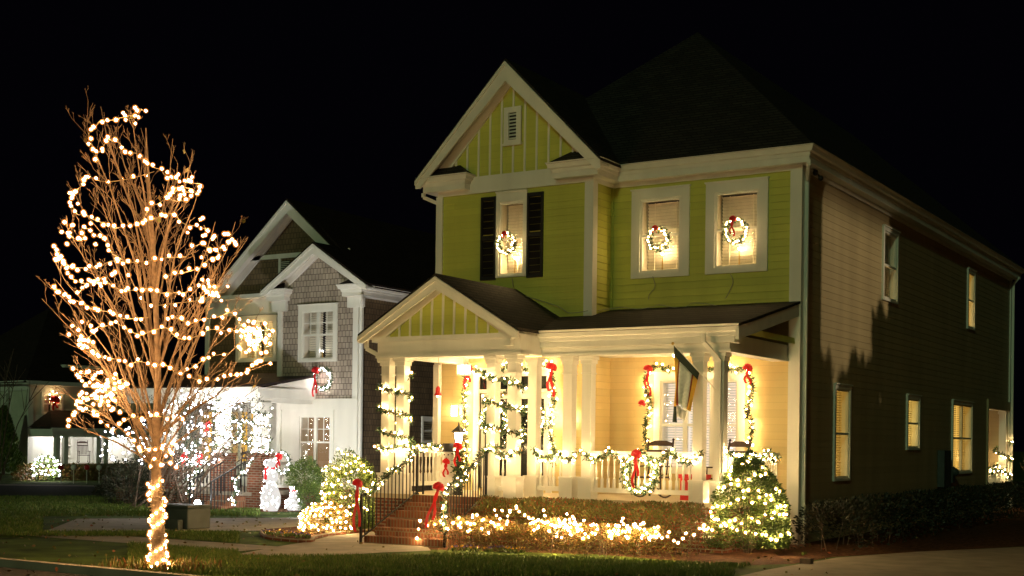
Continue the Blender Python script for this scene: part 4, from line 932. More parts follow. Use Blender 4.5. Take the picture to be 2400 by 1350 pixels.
# grass clump and weeds at the tree base
t=thing('plant_clump',TB,'low leafy plants growing round the foot of the bare tree','plant'); q=MB()
for _ in range(700): a=U(0,6.28); rr=U(.1,1.0); q.leaf((TB.x+rr*math.cos(a),TB.y+rr*math.sin(a),G+U(0,.04)),.14*U(.5,1.3),.02,V((U(-.5,.5),U(-.5,.5),1)))
q.build('leaves',M['leafbronze'],t,fix=False)
# ================================================================== MIDDLE HOUSE
YB=4.5; YW=5.7; YP=2.4
def mx(u,y,v=1000): return ony(u,v,y).x
b0x,b1x=mx(653,YB),mx(838,YB)
FMB=(V((0,YB,0)),V((1,0,0)),V((0,-1,0))); FMW=(V((0,YW,0)),V((1,0,0)),V((0,-1,0)))
MH=thing('house',(b1x-3,YB,G),'brown shingled neighbour house with white trim, two front gables and a lit porch','house')
zE=zv(676,(b0x+b1x)/2,YB); zBelt0=zv(960,(b0x+b1x)/2,YB); zBelt1=zv(938,(b0x+b1x)/2,YB); zF=-.42
wU=(mx(706,YB),mx(781,YB),zv(842,mx(744,YB),YB),zv(728,mx(744,YB),YB)); wL=(mx(704,YB),mx(776,YB),zv(1098,mx(740,YB),YB),zv(975,mx(740,YB),YB))
def plainwall(fr,s0,s1,z0,z1,ops,m,parent=MH,name='wall'):
    return lapwall(fr,s0,s1,z0,z1,ops,parent,M[m],lap=.17,name=name)
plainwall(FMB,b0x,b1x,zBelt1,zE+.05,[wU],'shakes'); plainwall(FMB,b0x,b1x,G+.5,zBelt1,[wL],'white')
q=MB(FMB); q.box(b0x,b1x,.026,.06,zBelt0,zBelt1); q.box(b0x-.02,b1x+.02,.026,.09,zBelt1,zBelt1+.04); q.build('belt_trim',M['white'],MH)
q=MB(FMB); q.box(b0x,b1x,0,.06,G,G+.5); q.box(b0x,b1x,0.0,.12,G+.5,G+.56); q.build('foundation',M['brick'],MH)
for a,b in ((b0x-.03,b0x+.13),(b1x-.16,b1x+.03)): q=MB(FMB); q.box(a,b,-.01,.07,G+.56,zE); q.build('corner_board',M['white'],MH)
window(FMB,*wU,MH,casing=.13,head=.04,mull=((wU[0]+wU[1])/2,),lit=None,blind='closed',munt=True)
window(FMB,*wL,MH,casing=.12,head=.1,mull=((wL[0]+wL[1])/2,),lit='litdim',blind=None,munt=True)
gable(MH,FMB,mx(608,YB-.4),2*mx(728,YB-.4)-mx(608,YB-.4),zE+.02,zv(566,mx(728,YB-.4),YB-.4),3.2,.4,'white','shakes','roofbrown',rb=.24)
hw_=mx(838,YB)-mx(728,YB)
for a,b in ((mx(606,YB-.4),mx(606,YB-.4)+.95),(b1x-.55,b1x+.42)):
    eave([(a+.0,YB),(a,YB-.4),(b,YB-.4),(b,YB)] if a<b0x else [(a,YB),(a,YB-.4),(b,YB-.4),(b,YW+9)],zE+.02,MH,inner=.4,name='eave_return')
    q=MB(); q.wquad((a,YB-.4,zE),(b,YB-.4,zE),(b-.35,YB+.02,zE+.27),(a+.35,YB+.02,zE+.27)); q.build('return_roof',M['roofbrown'],MH)
    q=MB(FMB); c_=(a+b)/2; q.box(max(a+.2,c_-.38),min(b-.2,c_+.3),.0,.11,zE-.62,zE-.3); q.build('frieze_block',M['white'],MH)
# bay sides
q=MB(); q.quad((b0x,YB,G),(b0x,YW,G),(b0x,YW,zE),(b0x,YB,zE)); q.build('wall',M['shakes_shaded'],MH)
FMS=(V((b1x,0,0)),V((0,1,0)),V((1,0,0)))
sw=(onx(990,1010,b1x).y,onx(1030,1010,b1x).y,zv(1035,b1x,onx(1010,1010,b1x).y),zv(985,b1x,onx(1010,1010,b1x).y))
lapwall(FMS,YB,YB+13,G,zE-.3,[sw],MH,M['shakes_shaded'],lap=.17)
window(FMS,*sw,MH,casing=.08)
q=MB(FMS); q.box(YB-.05,YB+13,.0,.06,zE-.32,zE); q.build('frieze_board',M['white'],MH); q=MB(FMS); q.box(YB-.0,YB+.14,.02,.07,G,zE-.32); q.build('corner_board',M['white'],MH)
q=MB(); 
for a_,b_ in zip([(b1x+.3,YB-.3,zE-.3),(b1x+.28,YB-.25,zE-.42),(b1x+.1,YB+.0,zE-.62)],[(b1x+.28,YB-.25,zE-.42),(b1x+.1,YB+.0,zE-.62),(b1x+.1,YB+.0,G)]): q.beam(a_,b_,.09,.08,upv=(0,1,.01))
q.build('downspout',M['white'],MH)
# main wall + big gable
l0=mx(484,YW); wz=zv(703,mx(560,YW),YW)
wM=(mx(560,YW),mx(640,YW),zv(842,mx(600,YW),YW),zv(752,mx(600,YW),YW)); wP=(mx(540,YW),mx(606,YW),zv(1085,mx(575,YW),YW),zv(962,mx(575,YW),YW)); wP2=(mx(470,YW),mx(500,YW),zv(1085,mx(485,YW),YW),zv(962,mx(485,YW),YW))
plainwall(FMW,l0,b0x,2.2,wz,[wM],'shakes_shaded'); plainwall(FMW,l0-1.2,b0x,zF,2.2,[wP,wP2],'white')
q=MB(FMW); q.box(l0-.03,b0x,.0,.07,wz-.5,wz); q.box(l0-.2,b0x,.0,.35,wz,wz+.12); q.build('frieze_board',M['white'],MH)
q=MB(FMW); q.box(l0-.04,l0+.12,.0,.07,2.2,wz-.5); q.build('corner_board',M['white'],MH)
q=MB(FMW); q.box(b0x-.16,b0x-.03,.0,.07,2.2,wz); q.build('corner_board',M['white'],MH)
window(FMW,*wM,MH,casing=.14,mull=((wM[0]+wM[1])/2,),blind='closed',munt=True); window(FMW,*wP,MH,casing=.1,mull=(wP[0]+(wP[1]-wP[0])/3,wP[0]+(wP[1]-wP[0])*2/3),lit='lit',blind=None,munt=True,rail=False); window(FMW,*wP2,MH,casing=.1,lit='lit',blind=None,munt=True)
gs0=mx(480,YW-.5); gsm=mx(665,YW-.5); gza=zv(465,gsm,YW-.5)
gable(MH,FMW,gs0,2*gsm-gs0,wz+.1,gza,12,.5,'white','shakes_shaded','roofbrown',rb=.30)
q=MB(FMW); zz=zv(603,gsm,YW); q.box(gs0+1.0,2*gsm-gs0-1.2,.01,.05,zz,zz+.14); q.box(mx(650,YW),mx(650,YW)+.09,.01,.05,wz+.15,zz); q.build('gable_trim',M['white'],MH)
q=MB(FMW); va,vb=mx(654,YW),mx(676,YW); zc,zd=zv(638,va,YW),zv(612,va,YW); q.box(va,vb,.01,.03,zc,zd); vo=q.build('attic_vent',M['black'],MH); q=MB(FMW)
for i in range(6): z=zc+(zd-zc)*i/6; q.quad((va,.06,z),(vb,.06,z),(vb,.03,z+.03),(va,.03,z+.03))
q.build('louver',M['white'],vo)
# main roof slope towards the right (behind bay gable)
q=MB(); re=b1x+.4; q.slab([(re,YB+.2,zE+.02),(re,YW+12,zE+.02),(gsm,YW+12,gza-.1),(gsm,YW+.2,gza-.1)],.08); q.build('roof',M['roofbrown'],MH)
vp=at(884,500,50); q=MB(); q.tube([(gsm+1.6,YW+7,gza-1.6),(gsm+1.6,YW+7,gza-.2)],.06,8); q.build('roof_pipe',M['iron'],MH)
# porch
px1=mx(606,YP-.35); px0=px1-5.8; zg=zv(903,px1-1,YP-.35); zr=zv(880,px1,YB)
q=MB(); zw_=zg+(zr-zg)*(YW-YP+.35)/(YB-YP+.35); q.slab([(px0,YP-.35,zg),(px1,YP-.35,zg),(px1,YW,zw_),(px0,YW,zw_)],.06); q.build('porch_roof',M['roofbrown'],MH)
zb_=zv(943,px1-1,YP); q=MB(); q.box(px0+.2,px1-.25,YP-.12,YP+.12,zb_,zg-.06); q.box(px1-.5,px1-.251,YP+.12,YB,zb_,zg-.06); q.box(px0,px1,YP-.4,YP-.3,zg-.2,zg-.05); q.box(px1-.08,px1-.02,YP-.3,YB,zg-.35,zg-.06); q.add([(px1-.1,YP-.3,zg-.1),(px1-.1,YB,zr-.06),(px1-.1,YB,zb_),(px1-.1,YP-.3,zb_)],[(0,1,2,3)]); q.build('porch_beam',M['white'],MH)
q=MB(); q.box(px0+.2,px1-.3,YP,YW,zb_+.1,zb_+.13); q.build('porch_ceiling',M['white'],MH); q=MB(); q.box(px0,px1-.3,YP-.3,YW,zF-.1,zF); q.build('porch_floor',M['concrete'],MH); q=MB(); q.box(px0,px1-.35,YP-.25,YW,G,zF-.1); q.build('foundation',M['brick'],MH)
PILS=[(mx(612,YP),zv(1066,mx(612,YP),YP)),(mx(524,YP),zv(1066,mx(524,YP),YP)),(mx(400,YP),zv(1066,mx(400,YP),YP))]
for x,z in PILS:
    q=MB(); q.box(x-.26,x+.26,YP-.26,YP+.26,G,z); q.box(x-.29,x+.29,YP-.29,YP+.29,z,z+.05); q.build('brick_pillar',M['brick'],MH); q=MB(); q.box(x-.16,x+.16,YP-.16,YP+.16,z+.05,zb_); q.box(x-.2,x+.2,YP-.2,YP+.2,zb_-.12,zb_-.001); q.build('column',M['white'],MH)
for i in range(4): q=MB(); q.box(PILS[1][0]+.27,PILS[0][0]-.27,YP-.3-.32*(i+1),YP-.3-.32*i,G,zF-.12*(i+1)); q.build('step',M['brickstep'],MH)
for x in (PILS[1][0]+.32,PILS[0][0]-.32):
    q=MB(); q.beam((x,YP-.3,zF+.85),(x,YP-1.6,G+.8),.04,.03); q.box(x-.02,x+.02,YP-1.62,YP-1.58,G,G+.8)
    for i in range(10): t_=i/10; y=YP-.3-1.3*t_; q.box(x-.01,x+.01,y-.01,y+.01,zF-.5*t_,zF+.85-(zF+.85-G-.8)*t_)
    q.build('handrail',M['iron'],MH)
railing((PILS[2][0]+.28,YP),(PILS[1][0]-.28,YP),z0=zF+.1,zt=zF+.85,parent=MH,sp=.16); railing((px1-.35,YP+.3),(px1-.35,YB-.05),z0=zF+.1,zt=zF+.85,parent=MH,sp=.16)
rocker((mx(572,3.4),3.5,zF),R(20),'brown rocking chair on the floodlit neighbour porch behind the steps')
GM='cool white lit garlands on the neighbour house'
def cg(pts,lab,st=.09,r=.06,br=.024,dens=60): return garland(pts,lab,GM,r=r,step=st,mk='bulbc',br=br,dens=dens,leaflen=.1,sides=.06)
cg(helix(PILS[0][0],YP,.26,.26,zb_-.1,PILS[0][1]+.1,4,1),'white lit garland wound round the right porch column of the neighbour house',.12)
cg(helix(PILS[1][0],YP,.26,.26,zb_-.1,PILS[1][1]+.1,4,1),'white lit garland wound round the middle porch column of the neighbour house',.12)
cg(pl(YP-.32,(585,1062),(610,1058),(635,1060)),'lit garland on top of the right brick pillar of the neighbour porch',.07,.1)
cg(pl(YP-1.62,(590,1070),(580,1095),(560,1115),(548,1130),(556,1150),(545,1165),(552,1182),(540,1172)),'white lit garland running down the right step rail of the neighbour house',.06,.08,dens=90)
cg(pl(YP-1.3,(470,1100),(455,1110),(440,1120),(452,1140),(440,1150),(448,1168)),'white lit garland running down the left step rail of the neighbour house',.07,.08,dens=90)
cg([V((PILS[2][0]+(PILS[1][0]-PILS[2][0])*i/10,YP-.1,zF+.95-.2*abs(math.sin(i*PI/3.3)))) for i in range(11)],'white lit garland swagged along the neighbour porch rail',.06)
wreath(ony(550,1012,YP+1.8),.33,'white lit wreath hanging left in the neighbour porch',mk='bulbc',nb=26,group='wreaths on the neighbour house',dens=200); wreath(ony(578,1012,YP+1.8),.33,'white lit wreath hanging right in the neighbour porch',mk='bulbc',nb=26,group='wreaths on the neighbour house',dens=200)
wreath(ony(757,888,YB-.12),.30,'lit wreath with a long red bow below the neighbour upstairs window',mk='bulbc',nb=26,bows=(-.7,.75,.3,(.75,.65)),group='wreaths on the neighbour house',dens=300)
wreath(ony(662,1085,YB-1.5),.28,'small lit wreath with a red bow on the neighbour porch side rail',mk='bulbc',nb=20,bows=(-.2,.6,.26,(.3,.25)),group='wreaths on the neighbour house',dens=200)
wreath(ony(600,790,YW-.15),.28,'warm lit wreath on the left upstairs window of the neighbour house',mk='bulb2',nb=24,group='wreaths on the neighbour house',dens=200,bows=(0,1,.15,(.1,.1)))
candle(FMW,(wM[0]+wM[1])/2-.25,wM[2]+.05,'bright candle lamp in the left upstairs window of the neighbour house'); candle(FMB,(wU[0]+wU[1])/2+.1,wU[2]+.05,'candle lamp in the upstairs bay window of the neighbour house',h=.2,mk='bulbc')
for u,v in ((433,1070),(468,1070),(487,995)): bow(ony(u,v,YP-.3),.26,{433:'red bow on the neighbour porch rail, left of the pair',468:'red bow on the neighbour porch rail, right of the pair',487:'red bow high beside the neighbour porch column'}[u],tails=(.3,.25))
# lit christmas tree behind the lower window
# snowmen
def litman(u,v,h,r,label,scarf=True):
    p=ony(u,v,1.95 if scarf else 2.7); p.z=G; t=thing('lit_snowman',p,label,'lit snowman','glowing snowmen beside the brick base'); q=MB()
    q.lathe(p.x,p.y,[(r*.7,G),(r,G+h*.12),(r*1.02,G+h*.28),(r*.7,G+h*.45),(r*.45,G+h*.5)],14); q.build('base_ball',M['snowglow'],t,smooth=True)
    if scarf: q=MB(); q.lathe(p.x,p.y,[(r*.45,G+h*.5),(r*.72,G+h*.58),(r*.72,G+h*.68),(r*.4,G+h*.78)],14); q.build('middle_ball',M['snowglow'],t,smooth=True); hz=G+h*.88; hr=r*.48
    else: hz=G+h*.62; hr=r*.55
    q=MB(); q.ball((p.x,p.y,hz),hr,14,8); q.build('head',M['snowglow'],t,smooth=True)
    if scarf: q=MB(); q.box(p.x-.05,p.x+.03,p.y-r*.8,p.y-r*.7,G+h*.58,G+h*.8); q.lathe(p.x,p.y,[(hr*.9,G+h*.77),(hr*.95,G+h*.80)],12); q.build('scarf',M['red'],t)
    else: q=MB(); q.lathe(p.x,p.y,[(hr*1.02,hz+hr*.3),(hr*.7,hz+hr*.9),(.02,hz+hr*1.5)],12); q.build('hat',M['red'],t)
    bl=[]
    for _ in range(70): a=U(PI,2*PI); z=U(.05,.95)*h; rr=r*(1.0 if z<.42*h else .7 if scarf else .5); bl.append(V((p.x+rr*math.cos(a),p.y+rr*math.sin(a),G+z)))
    bulbs(t,bl,.018,'bulbc'); return t
litman(634,1192,1.5,.27,'tall glowing three ball snowman with a scarf in front of the brick pillar'); litman(689,1192,.78,.24,'short round glowing snowman with a red hat, right of the tall one',False)
# floodlight
fp=onz(468,1198,G); t=thing('floodlight',fp,'small white floodlight on the lawn in front of the neighbour steps','floodlight'); q=MB(); q.box(fp.x-.02,fp.x+.02,fp.y-.02,fp.y+.02,G,G+.12); q.beam((fp.x-.08,fp.y,G+.2),(fp.x+.08,fp.y,G+.2),.16,.16); q.build('housing',M['iron'],t)
q=MB(); q.ball((fp.x,fp.y-.08,G+.22),.09,10,6); q.build('lens',M['flood'],t,smooth=True)
fl_l=bpy.data.lights.new('bay_wash_beam','SPOT'); fl_l.energy=1250; fl_l.color=(1,.97,.95); fl_l.spot_size=R(125); fl_l.spot_blend=.6; fl_l.shadow_soft_size=.06
ft=thing('floodlight',onz(762,1222,G),'low white floodlight added out of sight behind the bronze bush to wash the neighbour bay wall','floodlight'); q=MB(); fq=OFF[ft.name]; q.box(fq.x-.07,fq.x+.07,fq.y-.05,fq.y+.05,G,G+.12); q.build('housing',M['iron'],ft)  # extra floodlight, out of sight, added to light the neighbour bay
fo_=bpy.data.objects.new('bay_wash_beam',fl_l); COL.objects.link(fo_); fo_.parent=ft; fo_.location=(0,0,.2); dv_=(V((b1x-1.3,YB,3.4))-fq).normalized(); fo_.rotation_mode='QUATERNION'; fo_.rotation_quaternion=dv_.to_track_quat('-Z','Y')
# mid-distance plants
p=onz(716,1198,G); t=bush((p.x,p.y,G+.95),.5,.5,.48,4500,.06,'leaf','unlit clipped green bush in front of the neighbour ground floor window',seed=8)
q=MB(); bush_leaves(q,(p.x+.12,p.y,G+.4),.32,.32,.45,2000,.06,seed=4); q.build('foliage',M['leaf'],t,fix=False)
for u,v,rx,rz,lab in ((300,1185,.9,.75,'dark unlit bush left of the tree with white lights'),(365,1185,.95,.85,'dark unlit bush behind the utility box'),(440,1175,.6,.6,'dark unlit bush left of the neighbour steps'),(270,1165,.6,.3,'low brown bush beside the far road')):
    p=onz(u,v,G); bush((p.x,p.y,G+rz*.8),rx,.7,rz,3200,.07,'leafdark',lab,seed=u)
# white lit crape myrtle
cm=onz(330,1192,G); cdp=(cm-CP).dot(fw)
t=thing('ornamental_tree',cm,'multi stemmed small tree in front of the neighbour porch, full of cool white lights','tree'); q=MB()
for i in range(30):
    u,v=U(330,640),U(925,1090); 
    s=at(U(300,440),1185,cdp+U(-.2,.2)); s.z=G; e=at(u,v,cdp+U(-1,1)); m_=s.lerp(e,.5)+V((0,0,.15)); q.tube([s,m_,e],[.03,.018,.006],5)
    for k in range(5): a=m_.lerp(e,U(.2,1)); q.tube([a,a+V((U(-.4,.4),U(-.4,.4),U(0,.5)))],[.007,.003],4)
q.build('branches',M['barkdark'],t); q=MB()
for i in range(2500): u,v=U(330,620),U(925,1090); q.leaf(at(u,v,cdp+U(-.9,.9)),.07,.03)
q.build('foliage',M['leafdark'],t,fix=False)
def cluster(n,u0,u1,v0,v1,lab,fn=None):
    pts=[]
    for i in range(n):
        while True:
            u,v=U(u0,u1),U(v0,v1)
            if fn is None or fn(u,v): break
        pts.append((u,v))
    pts.sort(); P_=[at(u,v,cdp+U(-1.1,1.1)) for u,v in pts]
    t=thing('string_lights',P_[0],lab,'string lights','cool white light strings in the small tree'); MB().tube([P_[i] for i in range(0,len(P_),4)],.004,3,cap=False).build('cord',M['cordgreen'],t); bulbs(t,P_,.032,'bulbc')
cluster(95,400,570,915,985,'cool white light string in the top of the small tree',lambda u,v: v<985-(u-400)*.1)
cluster(70,330,450,960,1090,'cool white light string in the left part of the small tree')
cluster(95,440,545,985,1090,'cool white light string in the right part of the small tree')
cluster(45,235,345,1000,1080,'cool white light string in the outermost left twigs of the small tree')
# utility box
p=onz(425,1241,G); t=thing('utility_box',p,'dark green metal utility cabinet on the lawn behind the tree trunk','utility box'); q=MB(); q.box(p.x-1.0,p.x+.18,p.y,p.y+.7,G,G+.46); q.build('body',M['box'],t,bevel=.03); q=MB(); q.box(p.x-1.02,p.x+.2,p.y-.02,p.y+.72,G+.46,G+.52); q.build('lid',M['box'],t,bevel=.02)
q=MB(); q.box(p.x-.16,p.x+.1,p.y-.2,p.y-.05,G,G+.22); q.build('small_box',M['box'],t,bevel=.02); q=MB(); q.box(p.x-.42,p.x-.41,p.y-.03,p.y-.021,G+.05,G+.45); q.box(p.x-.5,p.x-.46,p.y-.04,p.y-.021,G+.25,G+.3); q.build('door_seam',M['iron'],t)
# ================================================================== FAR HOUSE
FO=onz(66,1112,G); FSd=V((.16,.987,0)).normalized(); FN=V((FSd.y,-FSd.x,0))
FH=thing('house',FO,'grey green house far left with a bright white lit porch','house')
FF=(V((FO.x,FO.y,0)),FSd,FN); FSide=(V((FO.x,FO.y,0)),-FN,-FSd)
def fs(u,v=1000): p=onp(u,v,FO,FN); return (p-V((FO.x,FO.y,p.z))).dot(FSd)
def fz(u,v): p=onp(u,v,FO,FN); return p.z
fe=zv(897,FO.x,FO.y); fl_=fs(470); fp_z=fz(110,1003); 
w1=(fs(101),fs(142),fz(120,968),fz(120,925)); w3=(fs(255),fs(290),fz(120,968),fz(120,925))
wa=(fs(150),fs(168),fz(150,1070),fz(150,1018)); wd=(fs(225),fs(250),fz(225,1090),fz(225,1018))
lapwall(FF,0,fl_,2.2,fe-.4,[w1,w3],FH,M['sage'],lap=.2); lapwall(FF,0,fl_,G,2.2,[wa],FH,M['white'],lap=.2)
q=MB(FF); q.box(-.05,fl_,0,.08,fe-.45,fe-.1); q.box(-.4,fl_,0,.5,fe-.1,fe+.1); q.build('frieze_board',M['white'],FH); q=MB(FF); q.box(-.08,.2,.0,.08,G,fe-.45); q.build('corner_board',M['white'],FH)
def sd_(u,v): p=onp(u,v,FO,FSd); return (p-V((FO.x,FO.y,p.z))).dot(-FN)
ws=(sd_(12,940),sd_(25,940),fz(66,965),fz(66,918))
lapwall(FSide,0,12,G,fe-.3,[ws],FH,M['sage'],lap=.2); window(FSide,*ws,FH,casing=.1); q=MB(FSide); q.box(0,12,0,.08,fe-.4,fe-.05); q.box(-.2,12,.0,.45,fe-.05,fe+.1); q.build('frieze_board',M['white'],FH)
window(FF,*w1,FH,casing=.14,mull=((w1[0]+w1[1])/2,)); window(FF,*w3,FH,casing=.14,mull=((w3[0]+w3[1])/2,)); window(FF,*wa,FH,casing=.14,lit=None)
o=MB(FF); o.box(wd[0]-.15,wd[0],.0,.08,G+.6,wd[3]); o.box(wd[1],wd[1]+.15,0,.08,G+.6,wd[3]); o.box(wd[0]-.15,wd[1]+.15,0,.08,wd[3],wd[3]+.2); df=o.build('door_frame',M['white'],FH); o=MB(FF); o.box(wd[0],wd[1],0,.04,G+.6,wd[3]); o.build('door',M['shutter'],FH)
# roof
q=MB(FF); hh=4.6; q.quad((-.5,.5,fe),(fl_,.5,fe),(fl_,-6,fe+hh),(4.5,-6,fe+hh)); q.quad((-.5,.5,fe),(4.5,-6,fe+hh),(-.5,-12.5,fe)); q.build('roof',M['roofbrown'],FH,fix=False)
d0,d1=fs(176),fs(233)
q=MB(FF); z0,z1=fz(200,892),fz(200,862); q.box(d0,d1,-3,-.9,z0-.6,z1); dm=q.build('dormer',M['white'],FH); q=MB(FF); q.box(d0-.3,d1+.4,-3.5,-.6,z1,z1+.15); q.build('dormer_roof',M['white'],dm); q=MB(FF); q.box(d0+.3,d0+.35+(d1-d0)*.75,-.9,-.88,z0+.0,z1-.15); q.build('dormer_window',M['darkglass'],dm)
# porch
pw=2.4; 
q=MB(FF); q.slab([tuple(q.P(-.1,pw,fp_z)),tuple(q.P(fl_,pw,fp_z)),tuple(q.P(fl_,0,fp_z+.95)),tuple(q.P(1.2,0,fp_z+.95))],.08); q.wquad(q.P(-.1,pw,fp_z),q.P(-.1,0,fp_z),q.P(1.2,0,fp_z+.95)); q.build('porch_roof',M['roofbrown'],FH,fix=False)
q=MB(FF); q.box(0,fl_,pw-.3,pw-.05,fp_z-.45,fp_z-.06); q.box(0,.25,0,pw-.3,fp_z-.45,fp_z-.06); q.box(-.1,fl_,pw-.05,pw+.08,fp_z-.2,fp_z-.0); q.build('porch_beam',M['white'],FH)
q=MB(FF); q.box(.25,fl_,0,pw-.3,fp_z-.3,fp_z-.27); q.build('porch_ceiling',M['white'],FH); q=MB(FF); q.box(0,fl_,0,pw,G,G+.6); q.build('porch_floor',M['concrete'],FH)
for i in range(6):
    s=.2+i*2.3; 
    for k in (0,.45): q=MB(FF); q.box(s+k,s+k+.24,pw-.3,pw-.06,G+.6,fp_z-.45); q.build('column',M['white'],FH)
for i in range(4): q=MB(FF); s0=fs(228,1100)-1; q.box(s0,s0+2.6,pw+.32*i,pw+.32*(i+1),G,G+.6-.14*(i+1)); q.build('step',M['concrete'],FH)
for s,lab in ((1.2,'bright light at the left end of the far porch'),(5.0,'bright light in the middle of the far porch'),(9.5,'bright light at the far end of the far porch')):
    o=MB(FF); p=V(o.P(s,1.1,fp_z-.4)); t=thing('porch_light',p,lab,'ceiling light','lights in the far porch'); m=MB(); m.lathe(p.x,p.y,[(.14,p.z+.1),(.14,p.z),(.05,p.z-.08)],10); m.build('diffuser',M['flood'],t,smooth=True)
o=MB(FF); wreath(V(o.P((w1[0]+w1[1])/2,.15,(w1[2]+w1[3])/2+.35)),.3,'red glowing wreath on the upstairs window of the far house',nrm=FN,mk='bulbu',nb=7,group='wreaths on the far house',bows=(0,-.6,.6,(.5,.4)),dens=80,br=.05)
p=V(o.P(fs(163),1.4,G+.6)); rocker(tuple(p),R(60),'dark rocking chair on the far lit porch')
for u,lab,mk in ((143,'red lollipop stake, the nearest the lit ball bush','redpaint'),(172,'pale lollipop stake, second from the lit ball bush','snow'),(203,'red lollipop stake in front of the far porch steps side','redpaint'),(232,'white lollipop stake, nearest the far steps','snow')):
    p=onz(u,1133,G); t=thing('lollipop_stake',p,lab,'garden stake','candy stakes in front of the far house'); q=MB(); q.tube([p,p+V((0,0,.6))],.02,5); q.build('stake',M['white'],t); q=MB(); q.ball((p.x,p.y,G+.68),.12,10,6); q.build('candy',M[mk],t,smooth=True)
p=onz(110,1127,G); c=V((p.x,p.y,G+.5)); bush(c,.55,.55,.58,1200,.12,'leaf','round ball shaped bush covered in white lights in front of the far house',seed=12,stem=False); strlights('white light string wound over the ball shaped bush by the far house',surfline(c,.55,.55,.58,6,12,R(-160),R(60),.16,[R(x) for x in (-20,0,20,40,60)],.1,1.1),'light strings at the far house',.05,'bulbc')
for u,v,rx,rz,lab in ((65,1126,.7,.42,'reddish shrub left of the lit ball bush'),(165,1125,.9,.42,'brown rounded shrub under the far porch'),(203,1125,.9,.38,'brown rounded shrub left of the far steps')):
    p=onz(u,v,G); bush((p.x+.5,p.y,G+rz*.7),rx,1,rz,1400,.14,'leafbronze' ,lab,seed=u)
p=onz(8,1113,G); t=thing('cypress_tree',p,'narrow evergreen tree left of the far house','tree'); q=MB()
for _ in range(4500): h=rnd(); a=U(0,6.28); rr=(1-h)**.8*1.0*(1+.3*noise.noise(V((a,h*5,0))))*rnd()**.4; q.leaf(V((p.x+rr*math.cos(a),p.y+rr*math.sin(a),G+.1+h*3.3)),.2,.08,V((math.cos(a),math.sin(a),1.5)))
q.build('foliage',M['leaf'],t,fix=False); MB().tube([p,p+V((0,0,2.8))],[.09,.02],6).build('trunk',M['barkdark'],t)
twigshrub(onz(-6,1140,G),5.5,11,'tall bare tree at the left edge in front of the far house',spread=2.6,name='bare_tree',r0=.03,sub=6)
# ================================================================== GROUND PIECES
def gp(name,uv,m,k): return flat([onz(u,v,G) for u,v in uv],name,M[m],G+.004*k)
gp('road',[(-400,1133),(262,1141),(262,1163),(-400,1157)],'asphalt',1); gp('curb',[(-400,1130),(262,1138),(262,1141),(-400,1133)],'concrete',1)
gp('path',[(-400,1172),(300,1177),(300,1179),(-400,1174)],'concrete',1)
gp('driveway',[(180,1216),(790,1213),(760,1243),(100,1248)],'concrete',1)
sw_=MB(); sw_.add([(-60,-8.3,G+.008),(-7.2,-8.3,G+.008),(-7.2,-7.1,G+.008),(-60,-7.1,G+.008)],[(0,1,2,3)]); o=sw_.build('pavement',M['concrete']); o['kind']='structure'
gp('path',[(726,1270),(770,1258),(840,1250),(880,1246),(985,1262),(1010,1292),(900,1296),(800,1302),(640,1310),(560,1300),(640,1284)],'concrete',3)
gp('planting_bed',[(610,1252),(630,1240),(860,1222),(880,1244),(840,1249),(770,1256),(730,1268),(660,1266)],'mulch',2)
gp('planting_bed',[(960,1258),(985,1210),(1640,1230),(1880,1190),(2500,1180),(2500,1275),(1950,1306),(1860,1322),(1730,1326),(1400,1300),(1000,1288)],'mulch',1)
gp('planting_bed',[(470,1196),(600,1186),(760,1188),(770,1199),(600,1200)],'mulch',1)
gp('driveway',[(1730,1352),(1800,1336),(1960,1308),(2150,1294),(2450,1280),(2700,1282),(2700,1500),(1700,1500)],'concrete',2)
st=MB(); st.add([(-200,-40,G-.12),(-1,-40,G-.12),(-1,-12.9,G-.12),(-200,-12.9,G-.12)],[(0,1,2,3)])
rd=MB(); rd.add([(-200,-60,G+.006),(60,-60,G+.006),(60,-13.2,G+.006),(-200,-11.0,G+.006)],[(0,1,2,3)]); o=rd.build('road',M['asphalt']); o['kind']='structure'
ck=MB(); ck.beam((-200,-10.93,G+.06),(60,-13.13,G+.06),.15,.13); o=ck.build('curb',M['concrete']); o['kind']='structure'
# bed edging
def edging(uv,lab):
    pts=smoothline([onz(u,v,G)+V((0,0,.03)) for u,v in uv],4); o=MB().tube(pts,.045,6).build('bed_edging',M['brick'],None,off=V(pts[0])); tag(o,lab,'edging','brick edging of the flower beds')
edging([(612,1252),(622,1262),(660,1268),(725,1272),(740,1262),(790,1254),(850,1248),(875,1246)],'curved brick edging round the left flower bed'); 
def flowers(uv0,uv1,n,lab,w=8):
    P_=onz(*uv0,G);Q_=onz(*uv1,G); t=thing('flower_row',P_,lab,'flowers','winter flowers'); q=MB(); f=MB(); f2=MB()
    for i in range(n):
        p=P_.lerp(Q_,rnd())+V((U(-.2,.2),U(-.25,.25),0))
        for k in range(7): q.leaf(p+V((U(-.06,.06),U(-.06,.06),0)),.09,.035,V((U(-1,1),U(-1,1),1)))
        for k in range(3): (f if i%2 else f2).leaf(p+V((U(-.05,.05),U(-.05,.05),.08)),.045,.045,V((U(-1,1),U(-1,1),.4)))
    q.build('leaves',M['leaf'],t,fix=False); f.build('petals',M['flaggold'],t,fix=False); f2.build('petals',M['violet'],t,fix=False)
M['violet']=mat('violet_petal',(.12,.08,.25),.7)
flowers((620,1252),(725,1262),30,'pansies in the left flower bed'); flowers((1060,1290),(1230,1296),26,'pansies along the edge of the hedge bed')
